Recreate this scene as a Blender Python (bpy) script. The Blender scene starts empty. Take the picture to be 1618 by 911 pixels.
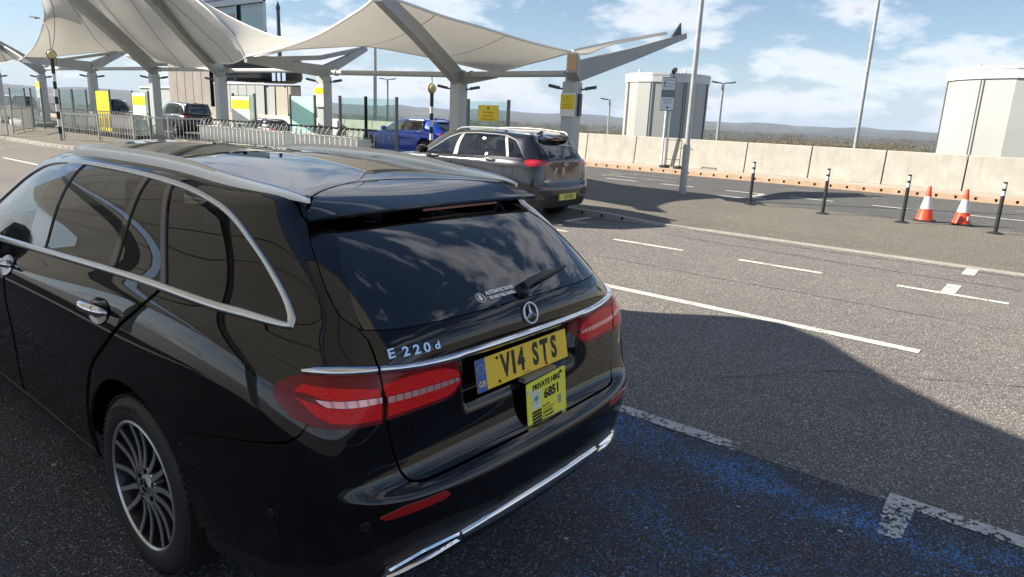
import bpy, bmesh, math, random
import numpy as np
from mathutils import Vector, Matrix
from mathutils.geometry import delaunay_2d_cdt
D=bpy.data
S=bpy.context.scene
C=S.collection
rad=math.radians
random.seed(4)
RNG=np.random.RandomState(11)

# ------------------------------------------------------------------ camera
CAM_POS=(-1.8608,-1.2957,1.7205)
YAW,PITCH,ROLL=rad(-51.4904),rad(14.0608),rad(2.4484)
def cam_axes():
    cy,sy=math.cos(YAW),math.sin(YAW); cp,sp=math.cos(PITCH),math.sin(PITCH)
    f=Vector((-sy*cp,cy*cp,-sp)); r=Vector((cy,sy,0)); u=r.cross(f)
    cr,sr=math.cos(ROLL),math.sin(ROLL)
    return r*cr+u*sr, u*cr-r*sr, f
_r,_u,_f=cam_axes()
cam=D.objects.new('camera',D.cameras.new('camera')); C.objects.link(cam)
cam.matrix_world=Matrix(((_r.x,_u.x,-_f.x,CAM_POS[0]),(_r.y,_u.y,-_f.y,CAM_POS[1]),(_r.z,_u.z,-_f.z,CAM_POS[2]),(0,0,0,1)))
cam.data.sensor_fit='HORIZONTAL'; cam.data.sensor_width=36; cam.data.lens=1087.91/1618*36
cam.data.clip_start=.05; cam.data.clip_end=20000
S.camera=cam
S.render.resolution_x=1024; S.render.resolution_y=577

# ------------------------------------------------------------------ light and sky
SUN_AZ,SUN_EL=rad(125),rad(35)          # azimuth counter-clockwise from +x
SD=Vector((math.cos(SUN_AZ)*math.cos(SUN_EL),math.sin(SUN_AZ)*math.cos(SUN_EL),math.sin(SUN_EL)))
S.view_settings.view_transform='Standard'; S.view_settings.look='None'; S.view_settings.gamma=1
S.view_settings.use_curve_mapping=False
S.view_settings.exposure=1.05
W=D.worlds.new('World'); S.world=W; W.use_nodes=True
nt=W.node_tree; nt.nodes.clear()
def wn(t,**k):
    n=nt.nodes.new(t)
    for a,b in k.items(): setattr(n,a,b)
    return n
sky=wn('ShaderNodeTexSky',sky_type='NISHITA'); sky.sun_disc=False; sky.sun_elevation=SUN_EL
sky.sun_rotation=math.atan2(SD.x,SD.y); sky.air_density=1.0; sky.dust_density=.3; sky.ozone_density=3.0
tc=wn('ShaderNodeTexCoord'); sp_=wn('ShaderNodeSeparateXYZ'); nt.links.new(tc.outputs['Generated'],sp_.inputs[0])
def mth(op,a,b=None,c=None,cl=False):
    n=wn('ShaderNodeMath',operation=op); n.use_clamp=cl
    for i,x in enumerate((a,b,c)):
        if x is None: continue
        if isinstance(x,(int,float)): n.inputs[i].default_value=x
        else: nt.links.new(x,n.inputs[i])
    return n.outputs[0]
zz=mth('ADD',mth('MAXIMUM',sp_.outputs[2],0.0),.42)
cx=mth('DIVIDE',sp_.outputs[0],zz); cyy=mth('DIVIDE',sp_.outputs[1],zz)
cmb=wn('ShaderNodeCombineXYZ'); nt.links.new(cx,cmb.inputs[0]); nt.links.new(cyy,cmb.inputs[1]); nt.links.new(mth('MULTIPLY',sp_.outputs[2],3.2),cmb.inputs[2])
def noise(scale,detail,rough,dist,vec,off):
    mp=wn('ShaderNodeMapping'); mp.inputs['Location'].default_value=off; nt.links.new(vec,mp.inputs[0])
    n=wn('ShaderNodeTexNoise'); n.inputs['Scale'].default_value=scale; n.inputs['Detail'].default_value=detail
    n.inputs['Roughness'].default_value=rough; n.inputs['Distortion'].default_value=dist
    nt.links.new(mp.outputs[0],n.inputs['Vector']); return n.outputs['Fac']
n1=noise(3.4,9,.56,.15,cmb.outputs[0],(3.1,1.7,0)); n2=noise(1.1,4,.5,.1,cmb.outputs[0],(7.3,2.2,4))
n3=noise(9.,6,.6,.3,cmb.outputs[0],(1.3,9.2,2))
cl=mth('ADD',mth('MULTIPLY_ADD',n1,.62,mth('MULTIPLY',sp_.outputs[2],-.095)),mth('ADD',mth('MULTIPLY',n2,.38),mth('MULTIPLY',mth('SUBTRACT',n3,.5),.16)))
rmp=wn('ShaderNodeValToRGB'); nt.links.new(cl,rmp.inputs[0])
rmp.color_ramp.elements[0].position=.462; rmp.color_ramp.elements[0].color=(0,0,0,1)
rmp.color_ramp.elements[1].position=.572; rmp.color_ramp.elements[1].color=(1,1,1,1)
shade=wn('ShaderNodeValToRGB'); nt.links.new(cl,shade.inputs[0])      # thick cloud: greyer base
shade.color_ramp.elements[0].position=.515; shade.color_ramp.elements[0].color=(10.6,10.5,10.7,1)
shade.color_ramp.elements[1].position=.63; shade.color_ramp.elements[1].color=(5.0,5.3,6.2,1)
up=mth('MULTIPLY',mth('SMOOTHSTEP' if False else 'MULTIPLY',mth('ADD',sp_.outputs[2],.02),30,None,True),.86)
fac=mth('MULTIPLY',rmp.outputs[0],up)
# pale haze just above the horizon
hz=mth('POWER',mth('SUBTRACT',1.0,mth('MAXIMUM',sp_.outputs[2],0.0),None,True),9.0)
mixh=wn('ShaderNodeMix',data_type='RGBA'); nt.links.new(mth('MULTIPLY',hz,.5),mixh.inputs[0]); nt.links.new(sky.outputs[0],mixh.inputs[6]); mixh.inputs[7].default_value=(4.9,6.4,9.4,1)
mix=wn('ShaderNodeMix',data_type='RGBA'); nt.links.new(fac,mix.inputs[0]); nt.links.new(mixh.outputs[2],mix.inputs[6]); nt.links.new(shade.outputs[0],mix.inputs[7])
bg=wn('ShaderNodeBackground'); bg.inputs[1].default_value=.060; nt.links.new(mix.outputs[2],bg.inputs[0])
wo=wn('ShaderNodeOutputWorld'); nt.links.new(bg.outputs[0],wo.inputs[0])
sl=D.lights.new('sun','SUN'); sl.energy=5.0; sl.angle=rad(.53); sl.color=(1.0,.92,.79)
so=D.objects.new('sun',sl); C.objects.link(so); so.rotation_euler=SD.to_track_quat('Z','Y').to_euler()

# ------------------------------------------------------------------ materials
MATS={}
def mat(name,col=(.5,.5,.5),rough=.5,metal=0,coat=0,coatr=.02,spec=.5,**k):
    if name in MATS: return MATS[name]
    m=D.materials.new(name); m.use_nodes=True; b=m.node_tree.nodes['Principled BSDF']
    b.inputs['Base Color'].default_value=(*col,1); b.inputs['Roughness'].default_value=rough; b.inputs['Metallic'].default_value=metal
    b.inputs['Coat Weight'].default_value=coat; b.inputs['Coat Roughness'].default_value=coatr; b.inputs['Specular IOR Level'].default_value=spec
    for a,v in k.items(): b.inputs[a.replace('_',' ')].default_value=v
    MATS[name]=m; return m
class NT:
    """small helper for node materials"""
    def __init__(s,name,**k):
        s.m=mat(name,**k); s.t=s.m.node_tree; s.b=s.t.nodes['Principled BSDF']
        s.tc=s.t.nodes.new('ShaderNodeTexCoord')
    def n(s,t,**k):
        x=s.t.nodes.new(t)
        for a,b in k.items(): setattr(x,a,b)
        return x
    def l(s,a,b): s.t.links.new(a,b)
    def noise(s,scale,detail=5,rough=.55,out='Fac',vec=None,dist=0):
        x=s.n('ShaderNodeTexNoise'); x.inputs['Scale'].default_value=scale; x.inputs['Detail'].default_value=detail; x.inputs['Roughness'].default_value=rough; x.inputs['Distortion'].default_value=dist
        s.l(vec or s.tc.outputs['Object'],x.inputs['Vector']); return x.outputs[out]
    def vor(s,scale,out='Distance',vec=None,feat='F1'):
        x=s.n('ShaderNodeTexVoronoi',feature=feat); x.inputs['Scale'].default_value=scale; s.l(vec or s.tc.outputs['Object'],x.inputs['Vector']); return x.outputs[out]
    def ramp(s,f,stops):
        x=s.n('ShaderNodeValToRGB'); s.l(f,x.inputs[0]); e=x.color_ramp.elements
        while len(e)<len(stops): e.new(.5)
        for i,(p,c) in enumerate(stops): e[i].position=p; e[i].color=(*(c if isinstance(c,tuple) else (c,c,c)),1)
        return x.outputs[0]
    def mix(s,f,a,b,mode='MIX'):
        x=s.n('ShaderNodeMix',data_type='RGBA',blend_type=mode)
        for i,v in ((0,f),(6,a),(7,b)):
            if isinstance(v,(int,float)): x.inputs[i].default_value=v
            elif isinstance(v,tuple): x.inputs[i].default_value=(*v,1)
            else: s.l(v,x.inputs[i])
        return x.outputs[2]
    def math(s,op,a,b=None,c=None,clamp=False):
        x=s.n('ShaderNodeMath',operation=op); x.use_clamp=clamp
        for i,v in enumerate((a,b,c)):
            if v is None: continue
            if isinstance(v,(int,float)): x.inputs[i].default_value=v
            else: s.l(v,x.inputs[i])
        return x.outputs[0]
    def xyz(s):
        x=s.n('ShaderNodeSeparateXYZ'); s.l(s.tc.outputs['Object'],x.inputs[0]); return x.outputs
    def col(s,c): s.l(c,s.b.inputs['Base Color'])
    def rough(s,c): s.l(c,s.b.inputs['Roughness'])
    def bump(s,h,strength=.3,dist=.01):
        x=s.n('ShaderNodeBump'); x.inputs['Strength'].default_value=strength; x.inputs['Distance'].default_value=dist
        s.l(h,x.inputs['Height']); s.l(x.outputs[0],s.b.inputs['Normal'])
def glassmat(name,tint,ior=1.5,rough=.0,refl=1.0):
    m=D.materials.new(name); m.use_nodes=True; t=m.node_tree; t.nodes.clear()
    ge=t.nodes.new('ShaderNodeNewGeometry'); mi=t.nodes.new('ShaderNodeMix'); mi.inputs[2].default_value=ior; mi.inputs[3].default_value=1/ior; t.links.new(ge.outputs['Backfacing'],mi.inputs[0])
    o=t.nodes.new('ShaderNodeOutputMaterial'); mx=t.nodes.new('ShaderNodeMixShader'); fr=t.nodes.new('ShaderNodeFresnel'); fr.inputs[0].default_value=ior
    tr=t.nodes.new('ShaderNodeBsdfTransparent'); tr.inputs[0].default_value=(*tint,1); gl=t.nodes.new('ShaderNodeBsdfGlossy'); gl.inputs['Roughness'].default_value=rough
    gl.inputs[0].default_value=(refl,refl,refl,1)
    t.links.new(mi.outputs[0],fr.inputs[0]); t.links.new(fr.outputs[0],mx.inputs[0]); t.links.new(tr.outputs[0],mx.inputs[1]); t.links.new(gl.outputs[0],mx.inputs[2]); t.links.new(mx.outputs[0],o.inputs[0])
    MATS[name]=m; return m

M={}
n=NT('black_paint',col=(.002,.0021,.003),rough=.5,coat=1.0,coatr=.006,spec=0.,Coat_IOR=1.6)
x_,y_,z_=n.xyz(); dk=n.math('MULTIPLY_ADD',z_,-2.2,1.75,clamp=True)
dust=n.math('MULTIPLY',n.ramp(n.noise(7,6,.7),[(.42,0.),(.7,1.)]),n.math('MULTIPLY_ADD',dk,.9,.10)); spk=n.math('GREATER_THAN',n.noise(260,3,.8),.665)
n.col(n.mix(n.math('MAXIMUM',n.math('MULTIPLY',dust,.30),n.math('MULTIPLY',spk,.5)),(.002,.0021,.003),(.040,.038,.036)))
n.l(n.math('MULTIPLY_ADD',dust,.05,.006),n.b.inputs['Coat Roughness']); M['paint']=n.m
n=NT('gloss_black',col=(.004,.004,.005),rough=.08,coat=.6)
M['gblack']=n.m
M['trimblack']=mat('black_plastic',(.012,.012,.013),.5)
M['gap']=mat('dark_gap',(.002,.002,.002),.9,spec=.1)
M['satin']=mat('satin_aluminium',(.74,.75,.76),.32,1)
M['chrome']=mat('chrome',(.80,.81,.83),.06,1)
M['rubber']=mat('tyre_rubber',(.016,.016,.017),.62)
M['rimdark']=mat('rim_dark',(.055,.056,.06),.32,.7)
M['rimface']=mat('rim_machined',(.60,.60,.61),.34,.85)
M['disc']=mat('brake_disc',(.25,.24,.23),.35,1)
M['glass_dark']=glassmat('privacy_glass',(.17,.18,.19),1.6)
M['glass_rear']=glassmat('rear_glass',(.05,.06,.08),1.95)
M['glass_clear']=glassmat('side_glass',(.45,.52,.50),1.5)
M['glass_pane']=glassmat('screen_glass',(.80,.90,.87),1.45)
M['lens']=glassmat('red_lens',(1.0,.72,.72),1.28)
M['interior']=mat('interior_black',(.012,.012,.014),.7)
M['interior_grey']=mat('interior_trim',(.05,.05,.055),.6)
M['white']=mat('white_mark',(.95,.95,.95),.5)
M['blacktext']=mat('black_lettering',(.012,.012,.012),.5)
M['asphalt_dummy']=None

# ------------------------------------------------------------------ object helpers
def tag(o,label=None,cat=None,group=None,kind=None):
    if label: o['label']=label
    if cat: o['category']=cat
    if group: o['group']=group
    if kind: o['kind']=kind
    return o
def empty(name,loc=(0,0,0),rz=0,**k):
    o=D.objects.new(name,None); C.objects.link(o); o.location=loc; o.rotation_euler=(0,0,rz); o.empty_display_size=.2
    return tag(o,**k)
def link(name,me,m,parent=None):
    o=D.objects.new(name,me); C.objects.link(o)
    if m is not None and not len(me.materials): me.materials.append(m)
    if parent is not None: o.parent=parent
    return o
def copy_tree(o,parent=None):
    c=o.copy(); C.objects.link(c); c.parent=parent
    for ch in list(o.children): copy_tree(ch,c)
    return c
class MB:
    def __init__(s): s.v=[]; s.f=[]; s.mi=[]; s.cur=0; s.sm=[]
    def add(s,vs,fs,smooth=False):
        b=len(s.v); s.v+= [tuple(map(float,p)) for p in vs]; s.f+=[tuple(b+i for i in f) for f in fs]; s.mi+=[s.cur]*len(fs); s.sm+=[smooth]*len(fs); return s
    def box(s,c,d,rz=0,M4=None,bev=0):
        x,y,z=[q/2 for q in d]; P=[(-x,-y,-z),(x,-y,-z),(x,y,-z),(-x,y,-z),(-x,-y,z),(x,-y,z),(x,y,z),(-x,y,z)]
        R=Matrix.Rotation(rz,3,'Z')
        P=[(R@Vector(p))+Vector(c) for p in P]
        if M4 is not None: P=[M4@p for p in P]
        return s.add(P,[(0,3,2,1),(4,5,6,7),(0,1,5,4),(1,2,6,5),(2,3,7,6),(3,0,4,7)])
    def tube(s,pts,r,n=10,cap=True,closed=False):
        pts=[Vector(p) for p in pts]; rs=r if isinstance(r,(list,tuple)) else [r]*len(pts)
        N=len(pts); vs=[]; up=None
        for i,p in enumerate(pts):
            a=pts[i-1] if (i>0 or closed) else p; b=pts[(i+1)%N] if (i<N-1 or closed) else p
            t=(b-a).normalized()
            if up is None:
                up=t.orthogonal().normalized()
            up=(up-t*up.dot(t)); up=up.normalized() if up.length>1e-6 else t.orthogonal().normalized()
            q=t.cross(up)
            for k in range(n):
                a_=2*math.pi*k/n; vs.append(p+(up*math.cos(a_)+q*math.sin(a_))*rs[i])
        fs=[]
        for i in range(N-(0 if closed else 1)):
            j=(i+1)%N
            for k in range(n): fs.append((i*n+k,i*n+(k+1)%n,j*n+(k+1)%n,j*n+k))
        s.add(vs,fs,True)
        if cap and not closed:
            b=len(s.v)-len(vs); s.f.append(tuple(b+k for k in range(n))[::-1]); s.mi.append(s.cur); s.sm.append(False)
            s.f.append(tuple(b+(N-1)*n+k for k in range(n))); s.mi.append(s.cur); s.sm.append(False)
        return s
    def cyl(s,c,r,h,n=24,r2=None,axis='Z'):
        d={'Z':(0,0,1),'X':(1,0,0),'Y':(0,1,0)}[axis]; c=Vector(c); d=Vector(d)
        return s.tube([c-d*h/2,c+d*h/2],[r,r if r2 is None else r2],n)
    def bar(s,a,b,w,h,up=(0,0,1),w2=None,h2=None):
        a=Vector(a); b=Vector(b); t=(b-a).normalized(); u=Vector(up); q=t.cross(u).normalized(); u=q.cross(t)
        w2=w if w2 is None else w2; h2=h if h2 is None else h2
        P=[a+q*i*w/2+u*j*h/2 for i,j in((-1,-1),(1,-1),(1,1),(-1,1))]+[b+q*i*w2/2+u*j*h2/2 for i,j in((-1,-1),(1,-1),(1,1),(-1,1))]
        return s.add(P,[(0,1,2,3),(7,6,5,4),(0,4,5,1),(1,5,6,2),(2,6,7,3),(3,7,4,0)])
    def lathe(s,prof,n=32,axis='Z',c=(0,0,0),close=False):
        vs=[]; 
        for r,h in prof:
            for k in range(n):
                a=2*math.pi*k/n
                p=(r*math.cos(a),r*math.sin(a),h) if axis=='Z' else (h,r*math.cos(a),r*math.sin(a))
                vs.append((p[0]+c[0],p[1]+c[1],p[2]+c[2]))
        fs=[]
        for i in range(len(prof)-1):
            for k in range(n): fs.append((i*n+k,i*n+(k+1)%n,(i+1)*n+(k+1)%n,(i+1)*n+k))
        return s.add(vs,fs,True)
    def prism(s,poly,z0,z1,fn=None):
        n=len(poly); P=[(x,y,z0) for x,y in poly]+[(x,y,z1) for x,y in poly]
        if fn: P=[fn(*p) for p in P]
        return s.add(P,[tuple(range(n))[::-1],tuple(range(n,2*n))]+[(i,(i+1)%n,n+(i+1)%n,n+i) for i in range(n)])
    def quad(s,*p): return s.add(p,[tuple(range(len(p)))])
    def mesh(s,name,mats=None):
        me=D.meshes.new(name); me.from_pydata(s.v,[],s.f)
        if mats:
            for m in mats: me.materials.append(m)
            me.polygons.foreach_set('material_index',s.mi)
        me.polygons.foreach_set('use_smooth',s.sm); me.update(); return me
    def build(s,name,m,parent=None,bevel=0,auto=True):
        ms=list(m) if isinstance(m,(list,tuple)) else [m]
        me=s.mesh(name,ms)
        bm=bmesh.new(); bm.from_mesh(me); bmesh.ops.recalc_face_normals(bm,faces=bm.faces)
        if bevel: bmesh.ops.bevel(bm,geom=[e for e in bm.edges if e.is_manifold and e.calc_face_angle(0)>.6],offset=bevel,segments=2,affect='EDGES',profile=.6)
        for e in bm.edges:
            if e.is_manifold and e.calc_face_angle(0)>.7: e.smooth=False
        bm.to_mesh(me); bm.free()
        return link(name,me,None,parent)
def text_mesh(txt,size,extrude=0,bold=0,align='CENTER',sx=1.0,spacing=1.0,lh=1.0):
    cu=D.curves.new('lettering','FONT'); cu.body=txt; cu.size=size; cu.extrude=extrude; cu.offset=bold; cu.align_x=align; cu.align_y='CENTER'
    cu.space_character=spacing; cu.space_line=lh; cu.resolution_u=3
    o=D.objects.new('lettering',cu); C.objects.link(o); bpy.context.view_layer.update()
    dg=bpy.context.evaluated_depsgraph_get(); me=D.meshes.new_from_object(o.evaluated_get(dg)); C.objects.unlink(o); D.objects.remove(o); D.curves.remove(cu)
    if sx!=1.0: me.transform(Matrix.Diagonal((sx,1,1,1)))
    me.materials.clear()
    return me
def place_frame(o,origin,xdir,ydir):
    """put an object made in its own xy plane into the frame (xdir, ydir, xdir x ydir)"""
    x=Vector(xdir).normalized(); y=Vector(ydir); y=(y-x*y.dot(x)).normalized(); z=x.cross(y)
    o.matrix_world=Matrix(((x.x,y.x,z.x,origin[0]),(x.y,y.y,z.y,origin[1]),(x.z,y.z,z.z,origin[2]),(0,0,0,1)))
def text(name,txt,size,m,parent,origin,xdir,ydir,**k):
    me=text_mesh(txt,size,**k); o=link(name,me,m,None); place_frame(o,origin,xdir,ydir)
    if parent is not None:
        o.parent=parent; 
    return o
# ------------------------------------------------------------------ car bodies: cubic B-spline control nets, rear bumper at y=0
SIDE_Y=[.75,1.15,1.7,2.3,3.0,3.6,4.1,4.5]
LV=[ # zrear, rear centre y, rear pts s1..s5, side half-widths
(.245,.13,[(.28,.135),(.52,.16),(.70,.24),(.79,.36),(.84,.54)],[.86,.865,.865,.865,.865,.865,.86,.82]),
(.30,.06,[(.30,.065),(.56,.09),(.74,.17),(.84,.32),(.875,.53)],[.89,.90,.895,.89,.89,.895,.89,.85]),
(.40,.02,[(.31,.025),(.60,.05),(.78,.14),(.875,.30),(.90,.53)],[.915,.93,.915,.905,.905,.915,.91,.87]),
(.50,.0,[(.32,.005),(.62,.035),(.80,.13),(.885,.30),(.905,.53)],[.925,.945,.925,.91,.91,.925,.92,.88]),
(.585,-.005,[(.32,0),(.62,.03),(.80,.125),(.88,.30),(.905,.53)],[.928,.95,.928,.912,.912,.928,.925,.885]),
(.625,.01,[(.32,.015),(.62,.035),(.80,.112),(.882,.29),(.905,.53)],[.93,.95,.93,.915,.915,.93,.925,.88]),
(.645,.08,[(.32,.085),(.615,.09),(.80,.118),(.88,.295),(.903,.53)],[.93,.948,.932,.918,.918,.93,.92,.875]),
(.72,.10,[(.32,.105),(.615,.108),(.798,.13),(.875,.30),(.898,.54)],[.928,.943,.935,.925,.922,.93,.915,.865]),
(.82,.105,[(.32,.11),(.605,.12),(.79,.145),(.868,.31),(.892,.55)],[.92,.935,.933,.928,.925,.925,.90,.85]),
(.92,.105,[(.32,.11),(.595,.128),(.765,.165),(.85,.325),(.882,.56)],[.908,.922,.925,.925,.92,.91,.88,.82]),
(.985,.09,[(.32,.10),(.58,.132),(.732,.185),(.82,.345),(.865,.57)],[.892,.905,.91,.91,.905,.885,.85,.79]),
(1.045,.09,[(.31,.10),(.56,.14),(.69,.23),(.78,.38),(.835,.59)],None),
(1.095,.12,[(.31,.135),(.54,.18),(.66,.27),(.74,.42),(.80,.62)],None),
(1.16,.195,[(.30,.21),(.52,.25),(.635,.33),(.71,.47),(.77,.66)],None),
(1.245,.325,[(.29,.335),(.50,.365),(.61,.425),(.675,.54),(.725,.70)],None),
(1.33,.485,[(.28,.49),(.47,.505),(.57,.54),(.63,.63),(.675,.76)],None),
(1.372,.61,[(.27,.615),(.45,.62),(.55,.622),(.602,.665),(.64,.79)],None),
(1.402,.72,[(.25,.715),(.42,.695),(.515,.648),(.568,.672),(.608,.80)],None),
(1.428,.80,[(.22,.785),(.37,.725),(.47,.665),(.533,.668),(.563,.83)],None)]
NV=len(LV); NU=17
# side z of the levels at the stations s6.. (y=.75 ...)
ZS=[.22,.27,.36,.48,.60,.66,.71,.77,.84,.91,.97]
UP={ # explicit s6..s16 (x,y,z) for the upper levels
11:[(.862,.78,1.045),(.877,1.15,1.05),(.885,1.7,1.025),(.886,2.3,.995),(.878,3.0,.965),(.85,3.5,.945),(.79,3.95,.93),(.70,4.25,.915),(.52,4.38,.91),(.27,4.42,.915),(0,4.43,.917)],
12:[(.825,.80,1.10),(.84,1.15,1.108),(.846,1.7,1.08),(.846,2.3,1.048),(.84,2.85,1.02),(.815,3.25,1.0),(.765,3.5,.995),(.67,3.68,1.0),(.50,3.79,1.005),(.26,3.84,1.01),(0,3.85,1.012)],
13:[(.79,.84,1.17),(.805,1.18,1.18),(.812,1.7,1.155),(.812,2.3,1.13),(.80,2.8,1.11),(.775,3.13,1.09),(.725,3.36,1.09),(.63,3.54,1.095),(.47,3.66,1.10),(.25,3.71,1.103),(0,3.72,1.105)],
14:[(.745,.88,1.265),(.762,1.22,1.28),(.768,1.7,1.265),(.768,2.3,1.245),(.752,2.72,1.225),(.72,2.98,1.205),(.675,3.19,1.205),(.585,3.36,1.21),(.44,3.47,1.215),(.23,3.52,1.22),(0,3.53,1.222)],
15:[(.70,.93,1.35),(.715,1.25,1.37),(.72,1.7,1.365),(.72,2.25,1.35),(.70,2.62,1.33),(.67,2.85,1.31),(.625,3.03,1.31),(.54,3.18,1.317),(.41,3.29,1.325),(.21,3.34,1.33),(0,3.35,1.332)],
16:[(.66,.97,1.40),(.672,1.28,1.425),(.676,1.7,1.425),(.674,2.22,1.415),(.652,2.55,1.395),(.62,2.76,1.38),(.575,2.92,1.385),(.50,3.05,1.39),(.38,3.14,1.397),(.20,3.19,1.40),(0,3.20,1.402)],
17:[(.612,1.0,1.43),(.622,1.3,1.457),(.625,1.7,1.463),(.622,2.2,1.455),(.60,2.5,1.435),(.57,2.68,1.425),(.53,2.82,1.428),(.455,2.93,1.435),(.345,3.01,1.44),(.18,3.05,1.443),(0,3.06,1.445)],
18:[(.556,1.10,1.447),(.567,1.38,1.472),(.57,1.7,1.478),(.566,2.15,1.475),(.545,2.4,1.46),(.515,2.55,1.452),(.475,2.66,1.455),(.40,2.75,1.46),(.30,2.81,1.464),(.155,2.85,1.467),(0,2.86,1.469)]}
def net():
    N=np.zeros((NU,NV,3))
    for k,(zr,yc,rp,W) in enumerate(LV):
        if W:
            side=[(w,y,ZS[k]) for w,y in zip(W,SIDE_Y)]
            zf=ZS[k]-.03 if k<5 else ZS[k]-.02*(k-3)
            w=W[-1]; side[-1]=(w,4.5,ZS[k]-.01*(k-3 if k>3 else 0))
            f=[0.02,.0,0,0,0,0,0.0,.01,.03,.07,.13][k]
            side+=[(w*.72,4.78-f,zf),(w*.36,4.90-f,zf),(0,4.93-f,zf)]
        else: side=UP[k]
        zs=side[0][2]
        N[0,k]=(0,yc,zr)
        for i,(x,y) in enumerate(rp):
            t=[0,0,.25,.6,.9][i]; N[i+1,k]=(x,y,zr*(1-t)+zs*t)
        for i,p in enumerate(side): N[6+i,k]=p
    return N
def bsp(t): return np.stack([(1-t)**3/6,(3*t**3-6*t**2+4)/6,(-3*t**3+3*t**2+3*t+1)/6,t**3/6],-1)
def sstep(a,b,x):
    t=np.clip((x-a)/(b-a),0,1); return t*t*t*(t*(6*t-15)+10)
class Body:
    """half body surface P(u,v), mirrored in x; u runs from the rear centre to the front centre, v from the sill to the roof edge"""
    def __init__(s,N,recess=True):
        s.N=N; s.nu,s.nv=N.shape[:2]
        m=N[1:2]*[-1,1,1]; e=N[-2:-1]*[-1,1,1]; A=np.concatenate([m,N,e],0)
        s.pad=np.concatenate([2*A[:,:1]-A[:,1:2],A,2*A[:,-1:]-A[:,-2:-1]],1); s.recess=recess
        uu=np.linspace(0,s.nu-1,400); P=s.surf(uu,np.full(400,8.)); s.ul=(uu,np.r_[0,np.cumsum(np.linalg.norm(np.diff(P,axis=0),axis=1))])
        vv=np.linspace(0,s.nv-1,300); P=s.surf(np.full(300,5.5),vv); s.vl=(vv,np.r_[0,np.cumsum(np.linalg.norm(np.diff(P,axis=0),axis=1))])
    def surf(s,u,v):
        u=np.clip(np.asarray(u,float),0,s.nu-1-1e-9); v=np.clip(np.asarray(v,float),0,s.nv-1-1e-9)
        i=u.astype(int); j=v.astype(int); bu=bsp(u-i); bv=bsp(v-j); P=0
        for a in range(4):
            for b in range(4): P=P+(bu[...,a]*bv[...,b])[...,None]*s.pad[i+a,j+b]
        if s.recess:
            x,y,z=P[...,0],P[...,1],P[...,2]; ed=.335+.25*np.clip(z-.90,-.06,.06)
            P[...,1]=y+.038*sstep(ed+.012,ed-.035,x)*sstep(.765,.835,z)*sstep(.985,.962,z)*sstep(1.2,.8,y)
        return P
    def normal(s,u,v):
        e=2e-3; u=np.asarray(u,float); v=np.asarray(v,float)
        a=s.surf(np.minimum(u+e,s.nu-1),v)-s.surf(np.maximum(u-e,0),v); b=s.surf(u,np.minimum(v+e,s.nv-1))-s.surf(u,np.maximum(v-e,0))
        a[...,0]=np.where(u<=e,np.abs(a[...,0]),a[...,0])
        n=np.cross(a,b); n[...,0]=np.where(u<=1e-6,0,n[...,0]); return n/(np.linalg.norm(n,axis=-1,keepdims=True)+1e-12)
    def toM(s,q): q=np.asarray(q,float); return np.stack([np.interp(q[:,0],*s.ul),np.interp(q[:,1],*s.vl)],1)
    def toUV(s,q): return np.stack([np.interp(q[:,0],s.ul[1],s.ul[0]),np.interp(q[:,1],s.vl[1],s.vl[0])],1)
    def find(s,y,z,x=None,u0=7,v0=8):
        """(u,v) of a point given side-view (y,z), or rear-view (x,z) when x is given"""
        u,v=u0,v0
        for _ in range(60):
            P=s.surf(u,v); e=1e-3
            r=np.array([(P[0]-x) if x is not None else (P[1]-y),P[2]-z]); k=0 if x is not None else 1
            Pu=(s.surf(u+e,v)-P)/e; Pv=(s.surf(u,v+e)-P)/e
            J=np.array([[Pu[k],Pv[k]],[Pu[2],Pv[2]]])
            d=np.linalg.lstsq(J,-r,rcond=None)[0]; d=np.clip(d,-.7,.7); u=min(max(u+d[0],0),s.nu-1.01); v=min(max(v+d[1],0),s.nv-1.01)
        return float(u),float(v)
def inpoly(P,poly):
    x,y=P[:,0],P[:,1]; c=np.zeros(len(P),bool); n=len(poly)
    for i in range(n):
        x1,y1=poly[i]; x2,y2=poly[i-1]
        if y1==y2: continue
        m=((y1>y)!=(y2>y))&(x<(x2-x1)*(y-y1)/(y2-y1)+x1); c^=m
    return c
def smooth_poly(L,n=5,closed=False):
    """Catmull-Rom through the points; a repeated point makes a corner"""
    L=[tuple(p) for p in L]; out=[]; N=len(L)
    rng=range(N if closed else N-1)
    for i in rng:
        p1=np.array(L[i]); p2=np.array(L[(i+1)%N])
        if np.allclose(p1,p2): continue
        p0=np.array(L[i-1] if (i>0 or closed) else L[i]); p3=np.array(L[(i+2)%N] if (i+2<N or closed) else L[(i+1)%N])
        for k in range(n):
            t=k/n; out.append(tuple(.5*((2*p1)+(-p0+p2)*t+(2*p0-5*p1+4*p2-p3)*t*t+(-p0+3*p1-3*p2+p3)*t**3)))
    if not closed: out.append(L[-1])
    return out
def rounded(L,r,B,n=4):
    """round the corners of a closed polygon (in metres on the surface)"""
    Q=B.toM(L); out=[]; N=len(Q)
    for i in range(N):
        a,b,c=Q[i-1],Q[i],Q[(i+1)%N]; d1=(a-b); d2=(c-b); l1=np.linalg.norm(d1); l2=np.linalg.norm(d2)
        rr=min(r,l1*.45,l2*.45)
        for k in range(n+1):
            t=k/n; p=b+d1/l1*rr*(1-t); q=b+d2/l2*rr*t; out.append(p*(1-t)+q*t)
    return [tuple(p) for p in B.toUV(np.array(out))]
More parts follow.
